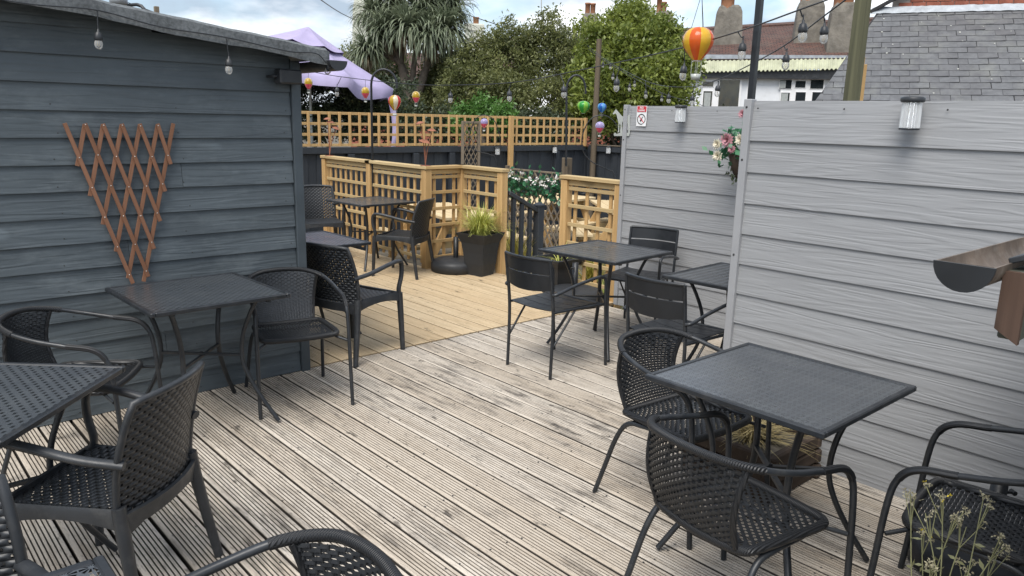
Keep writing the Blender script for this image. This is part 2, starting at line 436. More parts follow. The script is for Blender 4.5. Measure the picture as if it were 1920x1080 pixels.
# ------------------------------------------------------------------ timber shed on the left
def roof_z(x): return 2.098 - .115 * (x - .98)
shed = thing('timber_shed', 'low blue-grey timber shed clad in horizontal lapped boards with felt roof', 'shed')
core = MB().add([(-1.85, 4.345, -.28), (2.12, 4.345, -.28), (2.12, 7.6, -.28), (-1.85, 7.6, -.28),
                 (-1.85, 4.345, roof_z(-1.85) - .06), (2.12, 4.345, roof_z(2.12) - .06), (2.12, 7.6, roof_z(2.12) - .06), (-1.85, 7.6, roof_z(-1.85) - .06)],
                [(0, 1, 5, 4), (1, 2, 6, 5), (2, 3, 7, 6), (3, 0, 4, 7), (4, 5, 6, 7)])
wall = core.build('wall', M['shed_trim'], shed)
BH = 0.1318
def lap(x0, x1, z, h, roof=False):
    b = MB(); L = x1 - x0; n = 1 if not roof else 8
    for i in range(n + 1):
        x = L * i / n; t = h + .012
        if roof: t = max(.004, min(t, roof_z(x0 + x) - .045 - z))
        fr = 1 - t / (h + .012)
        b.v += [(x, -.020, 0), (x, -.020 + .016 * (1 - fr), t), (x, .012, t), (x, .012, 0)]
    for i in range(n):
        a = i * 4; c = a + 4
        for j in range(4): b.f.append((a + j, c + j, c + (j + 1) % 4, a + (j + 1) % 4)); b.sm.append(False)
    b.f.append((0, 1, 2, 3)); b.sm.append(False); e = n * 4; b.f.append((e + 3, e + 2, e + 1, e)); b.sm.append(False)
    return b
joints = {9: 1.45, 4: .2, 6: 1.15, 11: .35, 2: 1.3, 7: -.4}
for r in range(17):
    z = .003 + r * BH; j = joints.get(r)
    if r > 12 and z > roof_z(-1.85) - .08: break
    for (a, b_) in ([(-1.85, j - .001), (j + .001, 2.096)] if j is not None else [(-1.85, 2.096)]):
        if z + BH > roof_z(b_) - .05:
            while b_ > a and z + .03 > roof_z(b_) - .045: b_ -= .05
            if b_ - a < .1: continue
            lap(a, b_, z, BH, True).build('board', M['shed'], wall, (a, 4.33, z))
        else:
            lap(a, b_, z, BH).build('board', M['shed'], wall, (a, 4.33, z))
nl = MB().lathe([(0, 0), (.0035, 0), (.003, .0015), (0, .0015)], 7).mesh('nail', M['screw_dark'])
for r in range(13):
    for x in (2.06, 1.46, .86, .26):
        inst(nl, 'nail', wall, (x + random.uniform(-.02, .02), 4.3127, .03 + r * BH + random.uniform(-.006, .006)), (R(90), 0, 0))
MB().box((2.128, 4.333, .94), (.058, .072, 1.9), bev=.004).build('corner_trim', M['shed_trim'], shed)
me = MB().box((0, 0, 0), (.014, 3.2, .13)).mesh('board', M['shed_trim'])
for r in range(14): inst(me, 'board', wall, (2.131, 5.97, .07 + r * BH), (0, .06, 0))
rf = MB(); xs = [-1.95, 2.27]
V = []
for x in xs:
    for y in (4.15, 7.7): V += [(x, y, roof_z(x)), (x, y, roof_z(x) - .045)]
rf.add(V, [(0, 4, 6, 2), (1, 3, 7, 5), (0, 1, 5, 4), (2, 6, 7, 3), (4, 5, 7, 6), (0, 2, 3, 1)])
roof = rf.build('roof', M['felt'], shed)
fl = MB()                                                     # felt turned down over the front edge, slightly wavy
nx = 60; P = [[], [], [], []]
for i in range(nx + 1):
    x = -1.95 + 4.2 * i / nx; wv = .004 * math.sin(i * 1.3) + .003 * random.uniform(-1, 1)
    zt = roof_z(x) + .012 + .003 * random.uniform(-1, 1)
    dn = .088 + .005 * math.sin(i * .55)
    P[0].append((x, 4.4, roof_z(x) + .006)); P[1].append((x, 4.165, zt)); P[2].append((x, 4.138 + wv, zt - .014)); P[3].append((x, 4.139 - wv, zt - dn))
fl.grid(P, False); fo = fl.build('felt_edge', M['felt'], roof); solidify(fo, .004)
MB().add([(-1.95, 4.152, roof_z(-1.95) - .05), (2.2, 4.152, roof_z(2.2) - .05), (2.2, 4.152, roof_z(2.2) - .06), (-1.95, 4.152, roof_z(-1.95) - .06),
          (-1.95, 4.172, roof_z(-1.95) - .05), (2.2, 4.172, roof_z(2.2) - .05), (2.2, 4.172, roof_z(2.2) - .06), (-1.95, 4.172, roof_z(-1.95) - .06)],
         [(0, 3, 2, 1), (4, 5, 6, 7), (0, 1, 5, 4), (3, 7, 6, 2), (1, 2, 6, 5), (0, 4, 7, 3)]).build('fascia', M['shed_trim'], shed)
def half_gutter(a, b, r, n=10):
    """half-round trough from a to b (axis level), open upwards, with an end stop at a"""
    a, b = Vector(a), Vector(b); d = (b - a).normalized(); sdv = d.cross(Vector((0, 0, 1))).normalized(); m = MB()
    out = []
    for rr in (r, r - .004):
        out.append([[p + sdv * rr * math.cos(math.pi * (1 + k / n)) + Vector((0, 0, rr * math.sin(math.pi * (1 + k / n)))) for k in range(n + 1)] for p in (a, b)])
    m.grid(out[0]); m.grid([row[::-1] for row in out[1]])
    for e in (0, n):
        m.add([out[0][0][e], out[0][1][e], out[1][1][e], out[1][0][e]], [(0, 1, 2, 3)])
    st = out[0][0]; m.add(st, [tuple(range(n + 1))]); m.add([p + d * .004 for p in st], [tuple(range(n + 1))[::-1]])
    return m
half_gutter((2.30, 4.10, 1.90), (2.30, 7.6, 1.88), .058).build('gutter', M['black_plastic'], shed)

# ------------------------------------------------------------------ stained expanding trellis on the shed
tr = thing('expanding_trellis', 'red-brown expanding fan trellis hung on the blue-grey shed wall', 'trellis', (1.1, 4.296, .7))
def zt(px_, py_): return on_y(100 + px_ / 3.272, 210 + py_ / 3.272, 4.296) - Vector((1.1, 4.296, .7))
fwd = [((65, 68), (485, 1050)), ((190, 70), (580, 1008)), ((300, 72), (615, 838)), ((415, 72), (652, 668)), ((525, 72), (683, 486)), ((635, 72), (716, 320))]
bwd = [((735, 70), (553, 1040)), ((640, 75), (457, 1020)), ((532, 75), (383, 856)), ((420, 75), (303, 690)), ((305, 75), (224, 516)), ((193, 75), (146, 332))]
for y, L in ((-.011, fwd), (-.002, bwd)):
    for a, b_ in L:
        p, q = zt(*a), zt(*b_); ang = math.atan2(q.x - p.x, -(q.z - p.z))
        m_ = MB(); ln = (q - p).length; m_.box((0, 0, -ln / 2), (.0195, .008, ln), bev=.0012)
        m_.build('lath', M['stained_lath'], tr, p + Vector((0, y, 0)), (0, -ang, 0))
pin = MB().lathe([(0, .0), (.0032, .0), (.0028, .002), (0, .003)], 8).mesh('rivet', M['screw'])
def crossp(a, b):
    (x1, y1), (x2, y2) = a; (x3, y3), (x4, y4) = b
    d = (x1 - x2) * (y3 - y4) - (y1 - y2) * (x3 - x4)
    t = ((x1 - x3) * (y3 - y4) - (y1 - y3) * (x3 - x4)) / d; u = ((x1 - x3) * (y1 - y2) - (y1 - y3) * (x1 - x2)) / d
    return (x1 + t * (x2 - x1), y1 + t * (y2 - y1)) if -.03 < t < 1.02 and -.03 < u < 1.02 else None
for a in fwd:
    for b_ in bwd:
        c = crossp(a, b_)
        if c: inst(pin, 'rivet', tr, zt(*c) + Vector((0, -.015, 0)), (R(90), 0, 0))

# ------------------------------------------------------------------ pale grey board fences
def grey_fence(label, X, y0, y1, top, phase, joint=None):
    f = thing('board_fence', label, 'fence', (X, y1, 0))
    h = .1520; n = int(top / h)
    for i in range(n + 1):
        z = i * h; hh = h if i < n - 1 else (top - z if i == n - 1 else 0)
        if hh <= 0: continue
        L = y1 - y0; b = MB()
        prof = [(-.011, 0), (-.011, .003), (-.0015, hh + .010), (.012, hh + .010), (.012, 0)] if i < n - 1 else [(-.013, 0), (-.013, .003), (.004, hh), (.012, hh), (.012, 0)]
        b.prism(prof, -L, -.028, lambda a, c, t: (a, t, c))
        b.build('board', M['grey_board'], f, (0, 0, z))
    MB().box((-.004, -.012, top / 2 + .004), (.05, .040, top + .008), bev=.003).build('end_post', M['grey_trim'], f)
    MB().box((.034, -(y1 - y0) / 2, top / 2 - .01), (.04, y1 - y0, top - .02)).build('backing', M['grey_trim'], f)
    sc = MB().lathe([(0, .0), (.006, .0), (.005, .003), (0, .003)], 10).mesh('screw', M['screw_dark'])
    for z in [top - .03, top - .28, top - .75, .3]: inst(sc, 'screw', f, (-.0285, -.010, z), (0, R(-90), 0))
    yy = .06
    while yy < y1 - y0: inst(sc, 'screw', f, (-.0105, -yy, top - .035), (0, R(-90), 0), (.7, .7, .7)); yy += .42
    return f
fence_a = grey_fence('pale grey lapped board fence behind the three wicker chairs', 3.379, -1.6, 2.075, 1.707, 0)
fence_b = grey_fence('pale grey lapped board fence carrying the no vaping notice', 5.123, 1.7, 4.30, 1.722, .3)
rt = MB()
fence_c = thing('board_fence', 'short grey fence return hidden between the two pale fences', 'fence', (0, 1.62, 0))
for i in range(11):
    MB().box((4.26, 0, .076 + .152 * i), (1.68, .014, .150)).build('board', M['grey_trim'], fence_c)

# ------------------------------------------------------------------ new pine railing with square lattice
rail = thing('lattice_railing', 'new pine railing with square lattice infill round the deck edge', 'railing')
def rail_post(x, y, top=1.05, s=.082):
    MB().box((x, y, top / 2 - .1), (s, s, top + .2), bev=.005).build('post', M['pine_z'], rail)
for (x, y) in [(4.70, 8.76), (4.70, 7.70), (4.70, 6.60), (5.19, 6.62), (5.19, 5.95)]: rail_post(x, y)
rail2 = thing('lattice_railing', 'short new pine lattice railing between stair opening and pale grey fence', 'railing')
def run(root, a, b, zt_=1.055, cap=True):
    a, b = Vector((*a, 0)), Vector((*b, 0)); d = (b - a); L = d.length; d.normalize(); nrm = Vector((-d.y, d.x, 0))
    ax = 'pine_y' if abs(d.y) > abs(d.x) else 'pine_x'
    if cap:
        MB().bar(a - d * .05 + Vector((0, 0, 1.072)), b + d * .05 + Vector((0, 0, 1.072)), .105, .034, bev=.004).build('handrail', M[ax], root)
    MB().bar(a + d * .042 + Vector((0, 0, 1.025)), b - d * .042 + Vector((0, 0, 1.025)), .03, .05, bev=.003).build('top_rail', M[ax], root)
    n = max(2, int((L - .1) / .118)); me_v = MB().box((0, 0, 0), (.034, .034, 1.0), bev=.002)
    mv = me_v.mesh('lath', M['pine_z']); ang = math.atan2(d.y, d.x)
    for i in range(n):
        p = a + d * (.042 + (L - .084) * (i + .5) / n) + nrm * .012
        q = MB()
        o = inst(mv, 'lath', root, (p.x, p.y, .535), (0, 0, ang), (1, .5, .98))
    for z in (.11, .285, .46, .635, .81, .97):
        MB().bar(a + d * .042 - nrm * .0075 + Vector((0, 0, z)), b - d * .042 - nrm * .0075 + Vector((0, 0, z)), .018, .034, bev=.002).build('lath', M[ax], root)
run(rail, (4.70, 8.76), (4.70, 7.70)); run(rail, (4.70, 7.70), (4.70, 6.60)); run(rail, (4.70, 6.60), (5.19, 6.62)); run(rail, (5.19, 6.62), (5.19, 5.95))
for (x, y) in [(5.19, 5.03), (5.19, 4.37)]: MB().box((x, y, .425), (.082, .082, 1.25), bev=.005).build('post', M['pine_z'], rail2)
run(rail2, (5.19, 5.03), (5.19, 4.37))

# ------------------------------------------------------------------ dark stair balustrade and steps
bal = thing('stair_balustrade', 'charcoal painted stair handrail with square balusters beside the steps', 'handrail', (5.25, 5.95, 0))
P0, P1 = Vector((.02, 0, .84)), Vector((.46, 0, .62))
MB().bar(P0, P1, .06, .045, bev=.006).build('handrail', M['black_plastic'], bal)
bm_ = MB().box((0, 0, 0), (.040, .040, 1.0), bev=.003).mesh('baluster', M['dark_fence'])
for x in (.10, .22, .34):
    top = P0.z + (P1.z - P0.z) * (x - P0.x) / (P1.x - P0.x) - .02
    inst(bm_, 'baluster', bal, (x, 0, (top + LOW) / 2), (0, 0, 0), (1, 1, top - LOW))
nw = MB().box((.475, 0, .19), (.085, .085, .98), bev=.005); nw.build('newel', M['dark_fence'], bal)
MB().box((.475, 0, .684), (.1, .1, .022), bev=.004).add([(.43, -.045, .695), (.52, -.045, .695), (.52, .045, .695), (.43, .045, .695), (.475, 0, .725)], [(0, 1, 4), (1, 2, 4), (2, 3, 4), (3, 0, 4)]).build('cap', M['dark_fence'], bal)
st = thing('stair_steps', 'pair of timber steps going down from the deck opening', 'steps', (5.24, 5.49, 0))
for i in range(2):
    MB().box((.13 + .26 * i, 0, -.105 - .1 * i), (.26, .78, .03), bev=.004).build('tread', M['pine_y'], st)
    MB().box((.015 + .26 * i, 0, -.21 - .05 * i), (.02, .76, .18 - .1 * i)).build('riser', M['under'], st)

# ------------------------------------------------------------------ back fence: charcoal boards with pine trellis on top
YF, XC, ZF = 9.2, 9.9, 1.165
bf = thing('trellis_fence', 'charcoal board fence topped with new pine square trellis', 'fence', (0, YF, 0))
me = MB().box((0, 0, 0), (.146, .018, ZF - LOW - .1), bev=.003).mesh('board', M['dark_fence'])
x = 3.0; i = 0
while x < XC + .2:
    inst(me, 'board', bf, (x, .03 + (.012 if i % 2 else 0), (ZF + LOW) / 2 - .02)); x += .135; i += 1
MB().box(((3 + XC) / 2, -.005, ZF - .04), (XC - 3.0, .045, .085), bev=.004).build('top_rail', M['dark_fence'], bf)
for x in (3.5, 5.3, 6.35, 7.0, 8.2, 9.2): MB().box((x, -.018, (ZF - .09 + LOW) / 2), (.09, .06, ZF - .09 - LOW), bev=.004).build('fence_post', M['dark_fence'], bf)
mv = MB().box((0, 0, 0), (.036, .014, .445), bev=.002).mesh('lath', M['pine_z'])
x = 3.2
while x < XC - .05:
    inst(mv, 'lath', bf, (x, -.016, ZF + .235)); x += .1497
for i in range(4):
    for (a, b_) in ((3.1, 5.62), (5.66, 8.1), (8.18, 9.86)):
        MB().box(((a + b_) / 2, 0, ZF + .03 + .137 * i), (b_ - a, .014, .036), bev=.002).build('lath', M['pine_x'], bf)
MB().box((8.14, -.05, 1.15), (.085, .05, .96), bev=.004).build('post', M['pine_z'], bf)
MB().box((9.87, -.03, 1.39), (.05, .04, .48), bev=.004).build('post', M['pine_z'], bf)
sf = thing('side_fence', 'plain charcoal board fence under the laurel tree', 'fence', (XC + .12, 0, 0))
y = 9.15; me = MB().box((0, 0, 0), (.018, .146, ZF - LOW), bev=.003).mesh('board', M['dark_fence']); i = 0
while y > 3.0:
    inst(me, 'board', sf, (.012 if i % 2 else 0, y, (ZF + LOW) / 2)); y -= .135; i += 1
MB().box((-.03, 6.1, ZF - .05), (.04, 6.1, .09), bev=.004).build('top_rail', M['dark_fence'], sf)
MB().box((-.012, 6.1, ZF + .012), (.09, 6.12, .02), bev=.004).build('capping', M['old_wood'], sf)
pole = at(1104, 250, 13.4)
gp = thing('timber_pole', 'tall thin weathered timber pole at the corner of the trellis fence', 'post', (9.92, 9.02, LOW))
MB().tube([(0, 0, 0), (.02, 0, 1.6), (.03, .0, 3.22)], [.055, .05, .045], 10).build('pole', M['old_wood'], gp)
# ------------------------------------------------------------------ furniture materials
def perforated(name, kind, base=(.055, .062, .070), rough=.31):
    k = NM(name); k.color(base); k.set(Specular_IOR_Level=.6, Coat_Weight=.35, Coat_Roughness=.25)
    xyz = k.sep(k.coords()); 
    def cell(s, v, off=0.0): return k.math('SUBTRACT', k.math('FRACT', k.math('ADD', k.math('MULTIPLY', v, s), off + 40.0)), .5)
    if kind == 'flower':
        s = 30.0; cx, cy = cell(s, xyz[0]), cell(s, xyz[1])
        r = k.math('SQRT', k.math('ADD', k.math('MULTIPLY', cx, cx), k.math('MULTIPLY', cy, cy)))
        th = k.math('ARCTAN2', cy, cx)
        pet = k.math('MULTIPLY_ADD', k.math('COSINE', k.math('MULTIPLY', th, 8.0)), .5, .5)
        ring = k.math('MULTIPLY', k.math('GREATER_THAN', r, .16), k.math('LESS_THAN', r, .40))
        hole = k.math('MULTIPLY', ring, k.math('GREATER_THAN', pet, .72))
    elif kind == 'bloom':
        s = 21.0; cx, cy = cell(s, xyz[0]), cell(s, xyz[1])
        r = k.math('SQRT', k.math('ADD', k.math('MULTIPLY', cx, cx), k.math('MULTIPLY', cy, cy)))
        th = k.math('ARCTAN2', cy, cx)
        pet = k.math('MULTIPLY_ADD', k.math('COSINE', k.math('MULTIPLY', th, 10.0)), .5, .5)
        hole = k.math('MULTIPLY', k.math('MULTIPLY', k.math('GREATER_THAN', r, .12), k.math('LESS_THAN', r, .47)), k.math('GREATER_THAN', pet, .42))
    elif kind == 'weave':
        cx = cell(26.0, xyz[0]); row = k.math('FLOOR', k.math('MULTIPLY', xyz[1], 52.0)); par = k.math('MULTIPLY', k.math('MODULO', k.math('ADD', row, 400.0), 2.0), .5)
        cx = k.math('SUBTRACT', k.math('FRACT', k.math('ADD', k.math('ADD', k.math('MULTIPLY', xyz[0], 26.0), 40.0), par)), .5)
        cy = cell(52.0, xyz[1])
        hole = k.math('MULTIPLY', k.math('LESS_THAN', k.math('ABSOLUTE', cx), .2), k.math('LESS_THAN', k.math('ABSOLUTE', cy), .26))
    else:                                                   # stripes of fine holes
        st = k.math('LESS_THAN', k.math('ABSOLUTE', cell(21.0, xyz[1])), .26)
        cx, cy = cell(80.0, xyz[0]), cell(80.0, xyz[1])
        hole = k.math('MULTIPLY', st, k.math('LESS_THAN', k.math('ABSOLUTE', cx), .34))
    k.rough(k.ramp(k.noise(k.coords((9, 9, 9)), 1.0, 4), [(.3, rough - .07), (.7, rough + .1)]))
    dust = k.ramp(k.noise(k.coords((5, 5, 5), rand=7.0), 1.0, 6, .7), [(.45, 0.0), (.75, 1.0)])
    k.color(k.mix(hole, k.mix(k.math('MULTIPLY', dust, .3), base, (.13, .14, .14)), (.004, .005, .006)))
    t = k.n('ShaderNodeBsdfTransparent'); mx = k.n('ShaderNodeMixShader')
    k.l(k.math('MULTIPLY', hole, 1.0 if kind in ('bloom',) else .14), mx.inputs[0]); k.l(k.p.outputs[0], mx.inputs[1]); k.l(t.outputs[0], mx.inputs[2]); k.l(mx.outputs[0], k.o.inputs['Surface'])
    k.bump(k.math('SUBTRACT', 1.0, hole), .0012, .5)
    return k.m
def moulded_weave(name, base, s1=46.0, s2=62.0, uax=1, vax=2, rough=.42):
    """moulded rattan relief with small slots"""
    k = NM(name); k.color(base); k.rough(rough); k.set(Specular_IOR_Level=.5)
    xyz = k.sep(k.coords()); u, v = xyz[uax], xyz[vax]
    row = k.math('FLOOR', k.math('MULTIPLY', v, s2)); par = k.math('MULTIPLY', k.math('MODULO', k.math('ADD', row, 400.0), 2.0), math.pi)
    w = k.math('SINE', k.math('ADD', k.math('MULTIPLY', u, s1 * 2 * math.pi * .5), par))
    vv = k.math('SINE', k.math('MULTIPLY', k.math('FRACT', k.math('ADD', k.math('MULTIPLY', v, s2), 400.0)), math.pi))
    h = k.math('MULTIPLY', k.math('MULTIPLY_ADD', w, .5, .5), vv)
    hole = k.math('MULTIPLY', k.math('LESS_THAN', w, -.80), k.math('GREATER_THAN', vv, .72))
    k.bump(h, .0045, 1.0)
    col = k.mix(k.ramp(h, [(.0, 1.0), (.4, 0.0)]), base, tuple(x * .45 for x in base)); k.color(col)
    t = k.n('ShaderNodeBsdfTransparent'); mx = k.n('ShaderNodeMixShader')
    k.l(hole, mx.inputs[0]); k.l(k.p.outputs[0], mx.inputs[1]); k.l(t.outputs[0], mx.inputs[2]); k.l(mx.outputs[0], k.o.inputs['Surface'])
    return k.m
M['top_flower'] = perforated('flower_punched_steel', 'flower'); M['top_bloom'] = perforated('bloom_punched_steel', 'bloom')
M['top_weave'] = perforated('basket_punched_steel', 'weave'); M['top_stripe'] = perforated('striped_punched_steel', 'stripe')
M['resin_back'] = moulded_weave('moulded_rattan_back', (.022, .025, .029), 46, 58, 1, 2)
M['resin_seat'] = moulded_weave('moulded_rattan_seat', (.030, .034, .039), 46, 58, 1, 0)
M['wicker'] = plain('black_wicker_cane', (.019, .021, .024), .4, .35, 40)
M['wicker_wrap'] = NM('wrapped_cane'); kk = M['wicker_wrap']; kk.color((.014, .015, .017)); kk.rough(.45)
kk.bump(kk.math('SINE', kk.math('MULTIPLY', kk.sep(kk.coords())[1], 1100.0)), .0012, .8); M['wicker_wrap'] = kk.m
M['tube'] = plain('black_steel_tube', (.019, .022, .026), .38, .25, 7, dirt=.07)

# ------------------------------------------------------------------ tables
TZ, TS = .705, .68
def make_table(topmat):
    t = thing('bistro_table', 'table', 'table'); h = TS / 2; fr = .022
    f = MB()
    for sx in (-1, 1):
        f.box((sx * (h - fr / 2), 0, TZ - .011), (fr, TS, .022), bev=.004)
        f.box((0, sx * (h - fr / 2), TZ - .0112), (TS - 2 * fr, fr, .0215), bev=.004)
    f.build('frame', M['tube'], t)
    p = MB(); n = 2; p.add([(-h + fr, -h + fr, TZ - .004), (h - fr, -h + fr, TZ - .004), (h - fr, h - fr, TZ - .004), (-h + fr, h - fr, TZ - .004)], [(0, 1, 2, 3)])
    p.build('top_panel', M[topmat], t)
    for sx in (-1, 1):
        for sy in (-1, 1):
            prof = [(.225, .69), (.19, .60), (.158, .48), (.150, .36), (.170, .26), (.215, .14), (.275, .012)]
            pts = spline([(sx * r, sy * r, z) for r, z in prof], 5)
            MB().tube(pts, .0135, 8, flat=.8).build('leg', M['tube'], t)
    s = MB(); r = .156
    s.bar((-r, -r, .355), (r, r, .355), .018, .012).bar((-r, r, .368), (r, -r, .368), .018, .012)
    s.lathe([(0, .374), (.008, .374), (.007, .380), (0, .382)], 8)
    s.build('stretcher', M['tube'], t)
    u = MB()
    for sx in (-1, 1): u.box((sx * .235, 0, TZ - .03), (.022, .62, .014))
    u.build('support_bar', M['tube'], t)
    return t
tabs = {}
def table(kind, loc, rz, label):
    first = kind not in tabs
    if first: tabs[kind] = make_table(kind)
    return place(tabs[kind], first, (*loc, 0), R(rz), label, 'square metal bistro tables')
table('top_flower', (2.462, 1.288), -.5, 'square black table with star-punched top beside the pale grey fence and wicker chairs')
table('top_weave', (1.340, 3.885), 1.5, 'square black table against the shed below the red-brown trellis')
table('top_stripe', (4.045, 3.515), 4, 'square black table with striped top among the slatted metal chairs')
ts = table('top_stripe', (4.02, 2.41), 3, 'square black table partly hidden behind the end post of the pale grey fence')
table('top_weave', (.235, 2.83), 47, 'square table with basket-punched top set cornerwise in front of the resin chair')
table('top_weave', (4.315, 7.08), 3, 'square black table in the corner of the new deck by the lattice')
table('top_weave', (2.53, 5.05), 1, 'square dark table beside the far side of the shed corner')
table('top_bloom', (-.012, 1.262), 0, 'square table with large floral cut-out top, only a corner showing')

# ------------------------------------------------------------------ moulded resin armchair (faces local +X)
def make_resin():
    c = thing('resin_armchair', 'chair', 'chair')
    bw0, bw1, zt_, z0 = .215, .205, .815, .40
    def bx_(v): return -.205 - .085 * v - .0 + .02 * math.sin(v * math.pi)       # lean back
    P = []; n = 12; mrows = 14
    for j in range(mrows + 1):
        v = j / mrows; z = z0 + (zt_ - .012 - z0) * v; w = bw0 + (bw1 - bw0) * v + .012 * math.sin(v * math.pi)
        P.append([(bx_(v) - .045 * (1 - (2 * i / n - 1) ** 2) + .01, w * (2 * i / n - 1), z + (.012 * (1 - (2 * i / n - 1) ** 2) if j == mrows else 0)) for i in range(n + 1)])
    b = MB().grid(P); bo = b.build('backrest', M['resin_back'], c); solidify(bo, .007)
    bo.data.update()
    top = [(bx_(1) - .045 * (1 - (2 * i / n - 1) ** 2) + .01, bw1 * (2 * i / n - 1) * 1.0, zt_ + .010 * (1 - (2 * i / n - 1) ** 2) - .004) for i in range(n + 1)]
    left = [(bx_(v) + .01, -(bw0 + (bw1 - bw0) * v + .012 * math.sin(v * math.pi)), z0 + (zt_ - z0) * v) for v in [i / 8 for i in range(8)]]
    path = left + top + [(x, -y, z) for x, y, z in left[::-1]]
    MB().tube(path, .0145, 8, flat=.85).build('back_frame', M['black_plastic'], c)
    yoke = MB()                                                     # smooth band under the back
    Q = []
    for j, (z, dx) in enumerate(((.33, .0), (.37, -.003), (.425, -.012))):
        arch = [.055 * (1 - abs(2 * i / n - 1) ** 2.2) if j == 0 else 0 for i in range(n + 1)]
        Q.append([(-.205 + dx - .04 * (1 - (2 * i / n - 1) ** 2), .222 * (2 * i / n - 1), z + arch[i]) for i in range(n + 1)])
    yo = yoke.grid(Q).build('back_yoke', M['black_plastic'], c); solidify(yo, .014)
    S = []
    for j in range(11):
        x = -.215 + .445 * j / 10; w = .205 + .022 * j / 10
        S.append([(x, w * (2 * i / 10 - 1), .437 - .012 * (1 - (2 * i / 10 - 1) ** 2) + (.006 - .014 * max(0, j - 8) if j > 7 else 0)) for i in range(11)])
    so = MB().grid(S).build('seat', M['resin_seat'], c); solidify(so, .01)
    ap = MB()
    for sy in (-1, 1):
        A = [[(-.21 + .43 * j / 8, sy * (.212 + .018 * j / 8), .440) for j in range(9)],
             [(-.21 + .43 * j / 8, sy * (.219 + .018 * j / 8), .425) for j in range(9)],
             [(-.21 + .43 * j / 8, sy * (.219 + .018 * j / 8), .365 + .032 * (1 - (2 * j / 8 - 1) ** 2)) for j in range(9)]]
        ap.grid(A if sy < 0 else [r[::-1] for r in A])
    A = [[(.232, -.225 + .45 * j / 8, .430) for j in range(9)], [(.238, -.225 + .45 * j / 8, .37 + .02 * (1 - (2 * j / 8 - 1) ** 2)) for j in range(9)]]
    ap.grid(A)
    ao = ap.build('apron', M['black_plastic'], c); solidify(ao, .012)
    for sy in (-1, 1):
        MB().tube([(.218, sy * .232, .43), (.222, sy * .238, .30), (.232, sy * .248, 0)], [.025, .0235, .019], 8, flat=.85).build('leg', M['black_plastic'], c)
        MB().tube([(-.205, sy * .218, .45), (-.215, sy * .222, .36), (-.24, sy * .235, .2), (-.275, sy * .25, 0)], [.026, .026, .0225, .019], 8, flat=.85).build('leg', M['black_plastic'], c)
        pts = spline([(-.238, sy * .218, .60), (-.10, sy * .245, .622), (.06, sy * .255, .655), (.175, sy * .252, .668), (.222, sy * .247, .645), (.228, sy * .243, .56), (.205, sy * .238, .47), (.21, sy * .234, .43)], 5)
        rr = [.0185 if i > 20 else .0195 for i in range(len(pts))]
        MB().tube(pts, rr, 8, flat=.78).build('armrest', M['black_plastic'], c)
    return c
rc = make_resin(); G = 'moulded resin armchairs'
def resin(first, x, y, a, label, s=.95):
    o = place(rc, first, (x, y, .001), R(a), label, G); o.scale = (s, s, s); return o
resin(True, .562, 2.625, 131, 'resin armchair seen from behind at the cornerwise table beside the shed', .93)
resin(False, 2.585, 4.47, 17, 'resin armchair standing where the old and new decking meet by the shed corner')
resin(False, 4.335, 6.51, 122, 'resin armchair with its back to the round parasol base on the new deck')
resin(False, 4.12, 7.86, 252, 'resin armchair at the far end of the new deck facing across the corner table')
resin(False, .005, 1.70, 268, 'resin armchair, only its outer edge showing, drawn up to the floral table')

